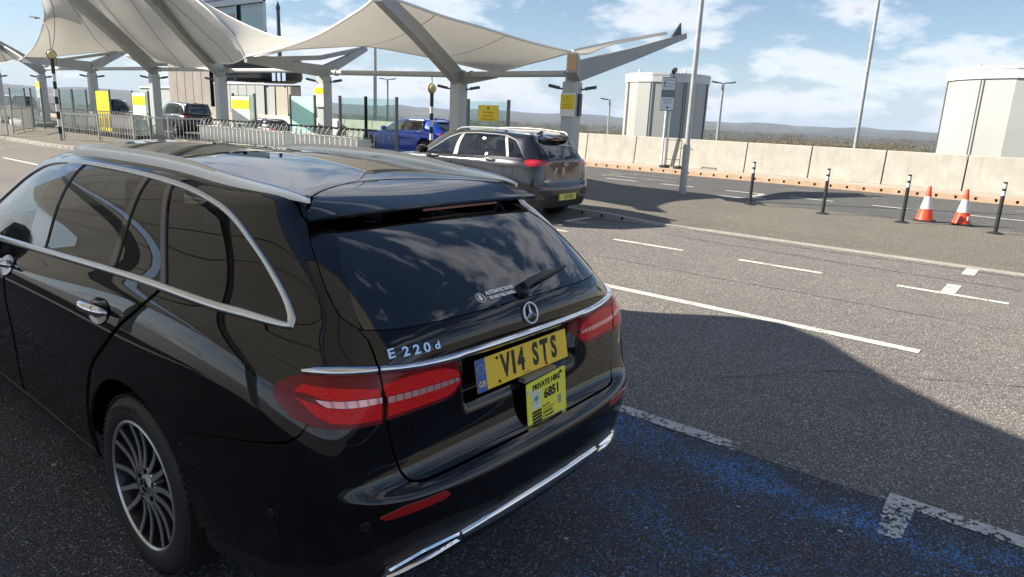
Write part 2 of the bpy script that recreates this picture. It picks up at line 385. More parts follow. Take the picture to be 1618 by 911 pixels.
def patch(B,poly,h=.03,off=0,sx=-1,skirt=.012,lift=0,skip=None):
    """clean-edged piece of the body surface: arrays (verts, faces, normals)"""
    Q=B.toM(poly); pts=[]
    N=len(Q)
    for i in range(N):
        a,b=Q[i],Q[(i+1)%N]; L=np.linalg.norm(b-a)
        if L<1e-6: continue
        k=max(1,int(math.ceil(L/h)))
        for j in range(k): pts.append(a+(b-a)*j/k)
    bd=np.array(pts); nb=len(bd)
    lo=bd.min(0); hi=bd.max(0)
    gx=np.arange(lo[0]-h*.37,hi[0],h); gy=np.arange(lo[1]-h*.41,hi[1],h*.87)
    G=np.array([(x+(h/2 if j%2 else 0),y) for j,y in enumerate(gy) for x in gx]).reshape(-1,2)
    if len(G):
        G=G[inpoly(G,bd)]
    if len(G):
        nx=np.roll(bd,-1,0); dmin=np.full(len(G),9.)
        for a,b in zip(bd,nx):
            d=b-a; t=np.clip(((G-a)@d)/(d@d+1e-18),0,1); dmin=np.minimum(dmin,np.linalg.norm(G-(a+t[:,None]*d),axis=1))
        G=G[dmin>h*.42]
    allp=np.concatenate([bd,G]) if len(G) else bd
    vs,ed,fs,ov,oe,of=delaunay_2d_cdt([Vector(p) for p in allp],[(i,(i+1)%nb) for i in range(nb)],[],0,1e-6)
    vs=np.array([tuple(p) for p in vs]); fs=[tuple(f) for f in fs]
    cen=np.array([vs[list(f)].mean(0) for f in fs]); ins=inpoly(cen,bd); fs=[f for f,k in zip(fs,ins) if k]
    uv=B.toUV(vs); P=B.surf(uv[:,0],uv[:,1]); Nn=B.normal(uv[:,0],uv[:,1])
    if lift:   # bulge towards the middle of the piece
        dm=np.full(len(vs),9.); 
        for a,b in zip(bd,np.roll(bd,-1,0)):
            d=b-a; t=np.clip(((vs-a)@d)/(d@d+1e-18),0,1); dm=np.minimum(dm,np.linalg.norm(vs-(a+t[:,None]*d),axis=1))
        P=P+Nn*(lift*(1-np.exp(-dm/.02)))[:,None]
    P=P+Nn*off
    F=[]
    for f in fs:
        p=[P[i] for i in f[:3]]; g=np.cross(p[1]-p[0],p[2]-p[0])
        F.append(f if g@Nn[f[0]]>0 else f[::-1])
    V=list(P); NN=list(Nn)
    if skirt:
        # boundary edges = edges used once
        cnt={}
        for f in F:
            for i in range(len(f)): e=(f[i],f[(i+1)%len(f)]); cnt[e]=1
        be=[e for e in cnt if (e[1],e[0]) not in cnt]
        for a,b in be:
            if uv[a,0]<1e-4 and uv[b,0]<1e-4: continue
            if skip and skip(uv[a],uv[b]): continue
            d=P[b]-P[a]; o=np.cross(d,Nn[a]); o=o/(np.linalg.norm(o)+1e-12)
            k=len(V); na=(o*.8+Nn[a]*.6); nbn=(o*.8+Nn[b]*.6)
            V+=[P[a],P[b],P[b]-Nn[b]*skirt,P[a]-Nn[a]*skirt]; NN+=[na/np.linalg.norm(na),nbn/np.linalg.norm(nbn),o,o]
            F.append((k,k+3,k+2,k+1))
    V=np.array(V); NN=np.array(NN)
    if sx<0: V=V*[-1,1,1]; NN=NN*[-1,1,1]; F=[f[::-1] for f in F]
    return V,F,NN
def emit(name,parts,m,parent=None,mi=None):
    """join patches into one mesh object with exact surface normals"""
    V=[];F=[];N=[];b=0;idx=[]
    for k,(v,f,n) in enumerate(parts):
        V.append(v); N.append(n); F+=[tuple(i+b for i in q) for q in f]; idx+=[mi[k] if mi else 0]*len(f); b+=len(v)
    V=np.concatenate(V); N=np.concatenate(N)
    me=D.meshes.new(name); me.from_pydata(V.tolist(),[],F)
    for x in (m if isinstance(m,(list,tuple)) else [m]): me.materials.append(x)
    if mi: me.polygons.foreach_set('material_index',idx)
    me.polygons.foreach_set('use_smooth',[True]*len(F)); me.update()
    me.normals_split_custom_set_from_vertices(N.tolist())
    return link(name,me,None,parent)
def panel(B,name,poly,m,parent,side=-1,**k):
    """side -1/+1: one side; 0: both halves in one mesh"""
    if side==0: return emit(name,[patch(B,poly,sx=1,**k),patch(B,poly,sx=-1,**k)],m,parent)
    return emit(name,[patch(B,poly,sx=side,**k)],m,parent)
def ribbon(B,A,Bc,m,name,parent,side=-1,n=60,k=6,off=.002,bulge=.006,both=False,ends=True):
    """bulged strip between two curves given in (u,v)"""
    def res(L):
        Q=B.toM(L); d=np.r_[0,np.cumsum(np.linalg.norm(np.diff(Q,axis=0),axis=1))]; t=np.linspace(0,d[-1],n)
        return np.stack([np.interp(t,d,Q[:,0]),np.interp(t,d,Q[:,1])],1)
    a,b=res(A),res(Bc); out=[]
    for s in ((1,-1) if side==0 else (side,)):
        V=[]
        for j in range(k+1):
            t=j/k; uv=B.toUV(a*(1-t)+b*t); P=B.surf(uv[:,0],uv[:,1]); Nn=B.normal(uv[:,0],uv[:,1])
            V.append(P+Nn*(off+bulge*math.sin(math.pi*t)**.6))
        # tucked edges
        uvA=B.toUV(a); V.insert(0,B.surf(uvA[:,0],uvA[:,1])-B.normal(uvA[:,0],uvA[:,1])*.006); uvB=B.toUV(b); V.append(B.surf(uvB[:,0],uvB[:,1])-B.normal(uvB[:,0],uvB[:,1])*.006)
        V=np.array(V); K=len(V); V2=V.reshape(-1,3)*[s,1,1]
        F=[(j*n+i,j*n+i+1,(j+1)*n+i+1,(j+1)*n+i) for j in range(K-1) for i in range(n-1)]
        out.append((V2,F))
    V=np.concatenate([o[0] for o in out]); F=[];bb=0
    for v,f in out: F+=[tuple(i+bb for i in q) for q in f]; bb+=len(v)
    me=D.meshes.new(name); me.from_pydata(V.tolist(),[],F); me.materials.append(m)
    bm=bmesh.new(); bm.from_mesh(me); bmesh.ops.recalc_face_normals(bm,faces=bm.faces)
    for f in bm.faces: f.smooth=True
    bm.to_mesh(me); bm.free()
    return link(name,me,None,parent)



# ------------------------------------------------------------------ the black estate car
EST=Body(net())
TG_SHUT=[(2.88,17.4),(2.90,17.0),(2.92,16.43),(3.10,15.6),(3.22,14.9),(3.25,14.3),(3.235,13.4),(3.16,12.8),(3.06,12.38),(2.91,12.15),(2.78,11.96),(2.62,11.44),(2.45,10.3),(2.33,9.46),(2.24,8.8),(2.20,8.1),(2.11,7.2),(2.03,6.4),(1.97,5.9)]
GLASS_BOT=[(2.66,11.93),(2.37,11.89),(1.97,11.88),(1.44,11.94),(.92,12.0),(.38,12.035),(0,12.04)]
GLASS_SIDE=[(1.90,16.6),(2.10,15.7),(2.47,14.75),(2.65,14.05),(2.708,13.49),(2.757,12.87),(2.73,12.3),(2.66,11.93)]
BELT_LO=[(11.9,11.62),(10.8,11.78),(9.72,11.86),(8.6,11.90),(7.5,11.86),(6.6,11.83),(6.0,11.82),(4.9,11.79),(4.34,11.71),(4.106,11.68),(3.98,11.72)]
BELT_HI=[(11.9,12.0),(10.8,12.17),(9.72,12.24),(8.6,12.26),(7.5,12.22),(6.6,12.21),(6.0,12.21),(4.93,12.19),(4.34,12.06),(4.08,11.97),(4.0,11.95)]
ARCH_OUT=[(3.96,11.75),(3.91,11.96),(3.916,12.23),(3.972,12.7),(4.128,13.3),(4.42,13.95),(4.855,14.65),(5.39,15.42),(5.85,15.93),(6.51,16.4),(7.06,16.57),(7.57,16.66),(8.4,16.8),(9.1,16.88),(10.0,16.8),(10.7,16.4),(11.2,15.5),(11.55,14.3),(11.8,13.1),(11.95,12.2),(11.97,11.8)]
ARCH_IN=[(4.06,11.95),(4.04,12.05),(4.075,12.33),(4.14,12.75),(4.27,13.2),(4.55,13.86),(4.99,14.52),(5.44,15.12),(5.94,15.64),(6.5,16.0),(7.02,16.14),(7.57,16.26),(8.4,16.4),(9.1,16.46),(9.95,16.36),(10.55,16.0),(11.05,15.2),(11.4,14.1),(11.65,13.0),(11.8,12.2),(11.82,11.95)]
DOOR_R=[(6.67,11.86),(6.73,11.5),(6.84,10.92),(6.99,10.2),(7.075,9.77),(7.18,9.03),(7.29,8.23),(7.45,7.2),(7.57,6.1),(7.65,4.7),(7.71,3.7),(7.76,2.6),(7.79,1.75)]
def arch(B,yc,zc,r,a0,a1,n=26,u0=7.,v0=5.):
    out=[]
    for k in range(n+1):
        a=a0+(a1-a0)*k/n; y=yc+r*math.cos(a); z=zc+r*math.sin(a)
        out.append(B.find(y,z,u0=u0,v0=v0)); u0,v0=out[-1]
    return out
WY,WZ,WR=1.156,.343,.345
AR=arch(EST,WY,WZ,.412,rad(185),rad(-5),30,5.8,2.0)      # rear to front
AF=arch(EST,4.095,WZ,.405,rad(-8),rad(188),30,11.3,2.5)   # rear arch edge is the last point
seam_pts=[(6.327,5.213),(5.818,5.86),(5.122,6.55),(4.425,7.12),(3.905,7.55),(3.652,7.92),(3.537,8.3)]
def nearest(P,L): return min(range(len(L)),key=lambda i:(L[i][0]-P[0])**2+((L[i][1]-P[1])*.5)**2)
def build_wheel(parent,x,y,z,R,Rr,width,sx):
    """x is the outer rim face; sx=-1 left, +1 right"""
    m=MB(); prof=[]
    hw=width
    sh=[(Rr-.004,.012),(Rr+.012,.0),(Rr+.035,-.006),(R-.035,-.004),(R-.018,.004),(R-.007,.016),(R-.0015,.032),(R,.05)]
    prof=[(r,-d) for r,d in sh]+[(R,-hw*.5),(R,-(hw-.05))]+[(r,-(hw-d)) for r,d in reversed(sh[:-1])]
    prof=[(r,h*sx*1.0) for r,h in prof]
    m.lathe(prof,96,'X')
    # tread: shoulder blocks
    for k in range(72):
        a=2*math.pi*k/72
        for (o,w_) in ((.016,.03),):
            c=Vector((-sx*(o+.012),R*.9955*math.cos(a),R*.9955*math.sin(a)))
            Mx=Matrix.Translation(c)@Matrix.Rotation(a,4,'X')
            P=[Vector(p) for p in ((-.02,-.004,-.0085),(.02,-.004,-.0085),(.02,.0042,-.0085),(-.02,.0042,-.0085),(-.02,-.004,.0085),(.02,-.004,.0085),(.02,.0042,.0085),(-.02,.0042,.0085))]
            m.add([Mx@p for p in P],[(0,3,2,1),(4,5,6,7),(0,1,5,4),(1,2,6,5),(2,3,7,6),(3,0,4,7)])
    for k in range(4):   # circumferential ribs
        h=-sx*(.062+k*.05); w2=.019
        m.lathe([(R-.004,h-w2),(R+.003,h-w2+.002),(R+.003,h+w2-.002),(R-.004,h+w2)],96,'X')
    rim=MB(); rim.cur=0
    rim.lathe([(Rr+.002,-sx*.012),(Rr+.004,-sx*.002),(Rr-.004,sx*.001),(Rr-.010,-sx*.006)],96,'X')
    rim.cur=1
    rim.lathe([(Rr-.010,-sx*.006),(Rr-.016,-sx*.03),(Rr-.022,-sx*.09),(Rr-.03,-sx*.16),(Rr-.012,-sx*(hw-.01))],64,'X')
    ns=15
    for k in range(ns):
        a=2*math.pi*k/ns; 
        for (cur,f0,f1,dx) in ((0,0,1,.0),(1,-1,0,.0)):
            rim.cur=cur; V=[]; st=8
            for i in range(st+1):
                t=i/st; r=.072+(Rr-.012-.072)*t; sw=a+.045*math.sin(t*1.5)*(1 if k%2 else -.4)
                wd=(.0090-.0012*t) if cur==0 else (.0125-.001*t)
                xx=(-.012-.009*math.sin(math.pi*min(1,t*1.05))**1.0+.006*t)*sx
                dpt=.004 if cur==0 else .034+.012*t
                for s_,q in ((-1,0),(1,0),(1,1),(-1,1)):
                    xo=xx+(-sx*dpt*q)-(sx*.0035 if cur==1 else 0)
                    V.append((xo,r*math.cos(sw)-s_*wd*math.sin(sw),r*math.sin(sw)+s_*wd*math.cos(sw)))
            F=[(i*4+j,i*4+(j+1)%4,(i+1)*4+(j+1)%4,(i+1)*4+j) for i in range(st) for j in range(4)]
            rim.add(V,F)
    rim.cur=0
    rim.lathe([(.0,-sx*.014),(.034,-sx*.014),(.036,-sx*.020),(.052,-sx*.022),(.074,-sx*.016),(.080,-sx*.02),(.082,-sx*.05)],48,'X')
    rim.cur=2
    for k in range(5):
        a=2*math.pi*k/5+.3; rim.lathe([(.0,-sx*.0165),(.0105,-sx*.0165),(.0108,-sx*.019)],16,'X',c=(sx*.0,.056*math.cos(a),.056*math.sin(a)))
        a+=.63; rim.lathe([(.0,-sx*.015),(.0035,-sx*.015)],8,'X',c=(0,.056*math.cos(a),.056*math.sin(a)))
    rim.cur=2; rim.lathe([(.0,-sx*.010),(.028,-sx*.010),(.031,-sx*.015)],32,'X')
    rim.cur=0; rim.lathe([(.029,-sx*.009),(.0335,-sx*.008),(.034,-sx*.018)],32,'X')
    for k in range(3):
        a=math.pi/2+2*math.pi*k/3; d=Vector((0,math.cos(a),math.sin(a))); rim.bar(Vector((-sx*.008,0,0)),Vector((-sx*.0085,0,0))+d*.029,.0075,.003,up=(1,0,0),w2=.0015)
    rim.cur=3; rim.lathe([(.0,-sx*.075),(.165,-sx*.075),(.17,-sx*.08),(.17,-sx*.10),(.0,-sx*.10)],48,'X')
    rim.cur=1; rim.box((-sx*.088,.10,.11),(.06,.10,.14))
    me=rim.mesh('wheel',[M['rimface'],M['rimdark'],M['gap'],M['disc']])
    w=link('wheel',me,None,parent); w.location=(x,y,z)
    bm=bmesh.new(); bm.from_mesh(me)
    for e in bm.edges:
        if e.is_manifold and e.calc_face_angle(0)>.6: e.smooth=False
    bm.to_mesh(me); bm.free()
    t=m.build('tyre',M['rubber'],w)
    return w,t

def build_estate():
    car=empty('estate_car',label='black estate car filling the foreground, seen from behind with a yellow number plate',cat='car')
    B=EST; P=M['paint']; H=.024
    # --- rear bumper
    iL=nearest(seam_pts[0],AR)
    bump=[(0,5.45),(1.78,5.45),(1.95,5.75),(2.03,6.3),(2.11,7.2),(2.2,8.1),(2.22,8.3),(2.7,8.3),(3.1,8.3)]+[(3.537,8.3)]+seam_pts[::-1][1:-1]+[AR[iL]]+AR[:iL][::-1][:-1]+[(5.80,2.0),(5.6,1.86),(4.9,1.98),(4.02,2.08),(3.4,2.27),(2.86,2.49),(2.47,2.8),(2.04,3.0),(1.68,3.05),(1.36,3.0),(1.1,2.85),(.72,2.73),(0,2.7)]
    bum=panel(B,'rear_bumper',bump,P,car,0,h=.02)
    val=[(0,2.65),(.72,2.68),(1.1,2.8),(1.36,2.95),(1.68,3.0),(2.04,2.95),(2.47,2.75),(2.86,2.44),(3.4,2.22),(4.02,2.03),(4.9,1.93),(5.6,1.81),(5.78,1.9),(5.9,.8),(5.3,.3),(4.0,.05),(0,.05)]
    v=panel(B,'rear_valance',val,M['trimblack'],car,0,h=.025,off=-.006)
    for s in(-1,1):
        r=rounded([(2.50,4.02),(2.12,4.36),(1.55,4.36),(1.50,4.02),(1.585,3.93),(2.40,3.83)],.012,B)
        base=panel(B,'bumper_reflector',r,mat('reflector_red',(.32,.008,.012),.25,0,1.0,.03),bum,s,h=.02,off=.003,skirt=.008)
        for (su,sv) in ((2.68,3.71),(4.21,3.73),(.70,2.60)):
            q=B.surf(su,sv); nn=B.normal(su,sv)
            m=MB(); c=Vector((q[0]*s,q[1],q[2])); nv=Vector((nn[0]*s,nn[1],nn[2])); a=nv.orthogonal().normalized(); b=nv.cross(a)
            m.tube([c+nv*.0005,c+nv*.003],.0125,20); m.tube([c+(a*math.cos(t*math.pi/10)+b*math.sin(t*math.pi/10))*.0135+nv*.001 for t in range(20)],.0012,5,closed=True)
            m.build('parking_sensor',mat('sensor_paint',(.008,.008,.01),.3,0,.5),bum)
    # lower bright strip and exhaust trims
    ribbon(B,[(1.33,2.16),(.93,2.2),(.45,2.2),(0,2.2)],[(1.30,1.80),(.9,1.72),(.4,1.68),(0,1.68)],M['chrome'],'diffuser_strip',v,0,off=.004,bulge=.012)
    for s in(-1,1):
        ex=rounded([(2.52,1.62),(2.40,1.92),(1.90,2.24),(1.34,2.24),(1.28,1.86),(1.75,1.70),(2.2,1.56),(2.48,1.5)],.012,B)
        inn=rounded([(2.44,1.68),(2.36,1.84),(1.90,2.12),(1.42,2.13),(1.38,1.96),(1.78,1.80),(2.2,1.66),(2.42,1.60)],.012,B)
        V=[];m=MB()
        def ring(poly,off): 
            q=np.array(poly); p=B.surf(q[:,0],q[:,1])+B.normal(q[:,0],q[:,1])*off; return p*[s,1,1]
        e_=ring(ex,-.004); e0=ring(ex,.010); e1=ring([((a[0]+b[0])/2,(a[1]+b[1])/2) for a,b in zip(ex,inn)],.016); e2=ring(inn,.008); e3=ring(inn,-.05)
        n=len(ex); allv=np.concatenate([e_,e0,e1,e2,e3]); F=[(k*n+i,k*n+(i+1)%n,(k+1)*n+(i+1)%n,(k+1)*n+i) for k in range(4) for i in range(n)]
        m.add(allv,F,True); o=m.build('exhaust_trim',M['chrome'],car)
        panel(B,'exhaust_opening',inn,M['gap'],o,s,h=.02,off=-.002,skirt=0)
    # --- tailgate
    tg=[(0,5.62),(1.70,5.62),(1.87,5.75),(1.94,6.0),(2.03,6.4)]+[(a-.028,b) for a,b in TG_SHUT[15:10:-1]][1:]+[(2.59,11.44),(2.74,11.90)]+[(a,b-.05) for a,b in GLASS_BOT]
    tg=[(0,5.62),(1.70,5.62),(1.86,5.75),(1.94,6.0),(2.0,6.4),(2.08,7.2),(2.165,8.1),(2.205,8.8),(2.295,9.46),(2.415,10.3),(2.585,11.44),(2.73,11.88)]+[(a,b-.05) for a,b in GLASS_BOT]
    gate=panel(B,'tailgate',tg,P,car,0,h=.012,skirt=.02)
    # glass and its gloss surround
    gl=GLASS_BOT[::-1]+[(a,b) for a,b in GLASS_SIDE[::-1][1:]]+[(1.90,17.3),(0,17.3)]
    rg=panel(B,'rear_window',gl,M['glass_rear'],gate,0,h=.02,off=-.001,skirt=.004)
    bl=[(2.70,11.93)]+[(a+.012,b) for a,b in GLASS_SIDE[::-1][1:]]+[(1.93,17.3)]+[(2.85,17.3)]+[(a-.03,b) for a,b in TG_SHUT[1:11]]
    for s in(-1,1): panel(B,'window_side_fairing',bl,M['gblack'],gate,s,h=.02,off=.002)
    # black ceramic border inside the glass, and the dark frame under it
    fr=GLASS_BOT[::-1]+GLASS_SIDE[::-1][1:]+[(1.90,17.3)]+[(1.70,17.0),(1.95,15.6),(2.30,14.6),(2.48,13.9),(2.52,13.3),(2.50,12.85),(2.3,12.5),(1.9,12.42),(1.4,12.42),(.9,12.46),(.4,12.5),(0,12.5)]
    panel(B,'window_frame',fr,M['gap'],gate,0,h=.03,off=-.006,skirt=0)
    # chrome strip across
    A=[(3.735,10.24),(3.49,10.37),(3.105,10.425),(2.73,10.40),(2.46,10.36)]; Bq=[(3.66,10.07),(3.42,10.045),(3.086,10.04),(2.713,10.02),(2.42,9.99)]
    for s in(-1,1): ribbon(B,A,Bq,M['chrome'],'bright_strip',car,s,off=.004,bulge=.009)
    ribbon(B,[(2.41,10.36),(2.08,10.27),(1.75,10.2),(1.39,10.16),(1.0,10.15),(.6,10.17),(.3,10.19),(0,10.2)],[(2.385,9.985),(2.06,9.90),(1.73,9.80),(1.37,9.72),(1.0,9.66),(.6,9.64),(.3,9.64),(0,9.64)],M['chrome'],'bright_strip',gate,0,off=.004,bulge=.010)
    # --- lamps
    red_dark=mat('lamp_red_dark',(.16,.006,.010),.4); red=mat('lamp_red',(.62,.012,.018),.35)
    nr=NT('lamp_red_faceted',col=(.75,.012,.02),rough=.3); vv=nr.vor(260,'Distance'); nr.bump(vv,.9,.004); nr.col(nr.ramp(vv,[(.2,(1.0,.03,.035)),(.8,(.80,.012,.018))]))
    led=NT('lamp_silver',col=(.75,.75,.76),rough=.25,metal=.6); wv=led.n('ShaderNodeTexWave'); wv.inputs['Scale'].default_value=11; led.l(led.tc.outputs['Object'],wv.inputs['Vector']); led.col(led.ramp(wv.outputs['Fac'],[(.10,(.62,.58,.58)),(.25,(.98,.97,.97))]))
    lo=[(3.697,10.05),(3.938,9.847),(4.084,9.616),(4.134,9.371),(4.108,9.117),(3.978,8.779),(3.746,8.495),(3.464,8.325),(3.029,8.25),(2.634,8.235),(2.285,8.215),(2.275,8.6),(2.34,9.2),(2.43,9.98),(2.713,10.01),(3.086,10.03),(3.42,10.03)]
    li=[(2.222,8.26),(1.911,8.27),(1.692,8.27),(1.432,8.27),(1.30,8.27),(1.15,8.42),(1.06,8.66),(1.0,8.9),(1.0,9.2),(1.06,9.66),(1.37,9.70),(1.73,9.78),(2.06,9.885),(2.375,9.96),(2.30,9.45),(2.215,8.8)]
    ledo=[(3.42,9.18),(3.33,9.04),(3.21,8.93),(2.93,8.88),(2.62,8.86),(2.31,8.86),(2.32,9.05),(2.63,9.095),(2.96,9.114),(3.25,9.143)]
    ledi=[(2.225,9.02),(2.205,8.80),(1.937,8.77),(1.68,8.763),(1.389,8.752),(1.13,8.80),(1.13,8.93),(1.393,8.95),(1.684,8.965),(1.943,8.99)]
    b1=[(3.80,9.40),(3.607,9.376),(3.248,9.17),(2.942,9.14),(2.631,9.12),(2.33,9.075),(2.36,9.36),(2.656,9.5),(3.216,9.62),(3.541,9.66),(3.66,9.72)]
    b2=[(3.76,9.19),(3.58,8.926),(3.418,8.665),(3.153,8.44),(2.826,8.38),(2.476,8.35),(2.29,8.34),(2.31,8.84),(2.62,8.84),(2.93,8.86),(3.2,8.90),(3.36,9.0)]
    b3=[(2.24,9.04),(1.944,9.01),(1.686,8.985),(1.394,8.97),(1.10,8.95),(1.16,9.25),(1.335,9.5),(1.613,9.6),(1.913,9.62),(2.317,9.5)]
    b4=[(2.20,8.78),(1.937,8.75),(1.679,8.745),(1.388,8.735),(1.09,8.78),(1.19,8.45),(1.306,8.36),(1.578,8.36),(1.871,8.36),(2.19,8.36)]
    for s in(-1,1):
        for (nm,out,bands,ld,par) in (('tail_lamp',lo,(b1,b2),ledo,car),('tailgate_lamp',li,(b3,b4),ledi,gate)):
            base=panel(B,nm,out,red_dark,car,s,h=.02,off=.002,skirt=.01)
            for bb in bands: 
                pc=[patch(B,bb,sx=s,h=.02,off=.005,skirt=.003)]
                emit('lamp_reflector',pc,nr.m,base)
            emit('lamp_strip',[patch(B,ld,sx=s,h=.015,off=.0095,skirt=.004)],led.m,base)
            emit('lamp_lens',[patch(B,rounded(out,.006,B),sx=s,h=.016,off=.009,skirt=.010,lift=.006)],M['lens'],base)
    # --- quarter panels with the cantrail above the windows
    for s in(-1,1):
        k=nearest((7.6,4.0),AR)
        q=[(2.90,17.4)]+TG_SHUT[1:16]+[(2.22,8.34),(3.1,8.34),(3.545,8.34)]+[(a+.01,b+.06) for a,b in seam_pts[::-1][1:-1]]+[(AR[iL][0]+.0,AR[iL][1])]+AR[iL+1:]+[(7.80,1.6),(7.79,1.9)]+[(a-.03,b) for a,b in DOOR_R[::-1][1:]]+[(a,b-.02) for a,b in BELT_LO[5:]]+[(a-.01,b) for a,b in ARCH_OUT[1:]]
        q+=[(12.15,11.9),(12.75,11.95),(12.85,13),(12.85,15),(12.75,16.5),(12.6,17.5),(12.4,17.95),(10,17.95),(7,17.95),(4.5,17.95),(3.6,17.9),(3.05,17.85)]
        panel(B,'quarter_panel',q,P,car,s,h=.024)
    # --- doors
    for s in(-1,1):
        rdp=[(a+.03,b) for a,b in DOOR_R]+[(7.9,1.7),(9.17,1.7),(9.17,6.7),(9.15,9.0),(9.17,11.2),(9.17,11.86)]+[(8.6,11.88),(7.5,11.84)]
        kk=AF.index(max(AF,key=lambda p:p[1])); fd=[(9.22,11.86),(9.22,11.2),(9.2,9.0),(9.22,6.7),(9.22,1.7),(11.15,1.7),(11.25,4),(11.2,7),(11.2,9.5),(11.3,11.3),(11.35,11.6),(10.8,11.74),(9.9,11.84)]
        rdo=panel(B,'rear_door',rdp,P,car,s,h=.024,skirt=.018)
        fdo=panel(B,'front_door',fd,P,car,s,h=.03,skirt=.018)
        for (dr,yc) in ((rdo,1.405),(fdo,2.43)):
            u0,v0=B.find(yc,.962,u0=8,v0=10); p=B.surf(u0,v0); nn=B.normal(u0,v0)
            fx=Vector((0,-1 if s<0 else 1,0)); nv=Vector((nn[0]*s,nn[1],nn[2])); 
            # cup
            m=MB(); c=Vector((p[0]*s,p[1],p[2])); t=Vector((0,1,-.04)).normalized(); b=nv.cross(t).normalized()
            cup=[c+t*(.088*math.cos(a))+b*(.048*math.sin(a))+nv*.0015 for a in [2*math.pi*i/36 for i in range(36)]]
            m.add(cup+[c-nv*.004],[(i,(i+1)%36,36) for i in range(36)],True); h_=m.build('handle_cup',M['gblack'],dr)
            m=MB(); pts=[]; rs=[]
            for i in range(17):
                f=i/16*2-1; pts.append(c+t*(.112*f)+nv*(.012+.030*(1-f*f)**.6)+Vector((0,0,.006)))
                rs.append(.005+.0155*(1-abs(f)**3)**.5)
            m.tube(pts,rs,12); h2=m.build('door_handle',M['chrome'],dr)
    # --- sills
    for s in(-1,1): panel(B,'sill',[(7.78,1.66),(7.9,1.64),(9.2,1.64),(11.2,1.64),(11.25,.6),(9.2,.4),(7.95,.6)],P,car,s,h=.04)
    # --- wings, bonnet, nose, windscreen
    for s in(-1,1):
        i0=len(AF)-1
        w=[(11.25,1.7),(11.3,4),(11.25,7),(11.25,9.5),(11.35,11.3),(11.4,11.55),(11.95,11.65),(12.0,11.2),(12.2,10.8),(12.6,10.35),(13.2,10.1),(13.8,9.9)]+[(14.0,8),(13.9,6),(13.6,3)]+[(12.3,2.9)]+AF[1:-1][::1]+[(11.3,1.9)]
        # order the arch from front to rear
        panel(B,'front_wing',w,P,car,s,h=.035)
    bon=[(16,11.75),(13.2,11.8),(12.35,11.75),(12.02,11.5),(12.05,11.22),(12.25,10.83),(12.65,10.4),(13.25,10.13),(13.85,9.93),(14.4,9.85),(16,9.8)]
    panel(B,'bonnet',bon,P,car,0,h=.035)
    panel(B,'front_bumper',[(16,9.75),(14.4,9.8),(14.05,9.7),(14.05,8),(13.95,6),(13.65,2.9),(12.32,2.8),(12.3,1.2),(13.5,.4),(16,.4)],P,car,0,h=.04)
    for s in(-1,1): panel(B,'headlight',rounded([(14.9,8.9),(13.8,9.3),(13.3,9.7),(13.3,8.6),(13.9,7.9),(14.9,7.9)],.02,B),mat('lamp_clear',(.5,.52,.55),.1,.3,1),car,s,h=.03,off=.006)
    panel(B,'grille',rounded([(16,8.6),(15.1,8.5),(15.25,6.2),(16,6.1)],.02,B),M['trimblack'],car,0,h=.03,off=.006)
    panel(B,'windscreen',[(16,12.05),(13.2,12.1),(12.9,12.3),(12.9,13),(12.9,15),(12.8,16.5),(12.75,17.0),(16,17.4)],M['glass_clear'],car,0,h=.05,off=0)
    # --- side windows, pillars, trims
    for s in(-1,1):
        ar=ARCH_IN; 
        def top(u): return float(np.interp(u,[a for a,b in ar if b>12.2],[b for a,b in ar if b>12.2]))+.12
        qg=[(4.0,12.0),(4.2,12.0),(4.9,12.1),(6.62,12.1),(6.93,16.25)]+[(a,b+.1) for a,b in ar[9:1:-1]]
        qw=panel(B,'quarter_window',qg,M['glass_dark'],car,s,h=.04,off=-.003,skirt=0)
        rgw=[(6.68,12.1),(8.70,12.1),(8.86,top(8.86)),(8.0,top(8)),(7.0,top(7.0))]
        panel(B,'rear_door_window',rgw,M['glass_dark'],car,s,h=.04,off=-.003,skirt=0)
        fgw=[(9.08,12.1),(11.75,12.0)]+[(a,b+.1) for a,b in ar[::-1] if 9.4<a<11.8]+[(9.38,top(9.38))]
        panel(B,'front_door_window',fgw,M['glass_clear'],car,s,h=.04,off=-.003,skirt=0)
        panel(B,'window_pillar',[(8.71,12.1),(9.08,12.1),(9.38,top(9.38)),(8.87,top(8.87))],M['gblack'],car,s,h=.03,off=.003)
        panel(B,'window_divider',[(7.465,12.1),(7.55,12.1),(7.50,top(7.5)-.05),(7.42,top(7.42)-.05)],M['gblack'],car,s,h=.03,off=.003)
        panel(B,'window_pillar',[(6.585,12.1),(6.665,12.1),(7.02,top(7)-.05),(6.935,top(6.93)-.05)],mat('pillar_grey',(.06,.062,.07),.25,0,.5),car,s,h=.03,off=.004)
        ribbon(B,BELT_HI,BELT_LO,M['satin'],'belt_trim',car,s,n=120,off=.002,bulge=.007)
        ribbon(B,smooth_poly(ARCH_OUT,4),smooth_poly(ARCH_IN,4),M['satin'],'window_trim',car,s,n=140,off=.002,bulge=.006)
    # --- roof
    R17=18.0
    us=np.linspace(3.25,13.2,60); bd=B.surf(us,np.full(60,R17)); NS=33
    yc=bd[:,1]+np.interp(bd[:,1],[.6,2.8],[.21,.10])
    zc=np.interp(yc,[.78,.95,1.1,1.3,1.5,1.75,2.0,2.4,2.8,3.1],[1.437,1.457,1.470,1.484,1.494,1.503,1.509,1.513,1.506,1.490])
    zc=np.convolve(np.r_[[2*zc[0]-zc[4-i] for i in range(4)],zc,[2*zc[-1]-zc[-2-i] for i in range(4)]],np.ones(9)/9,'valid')
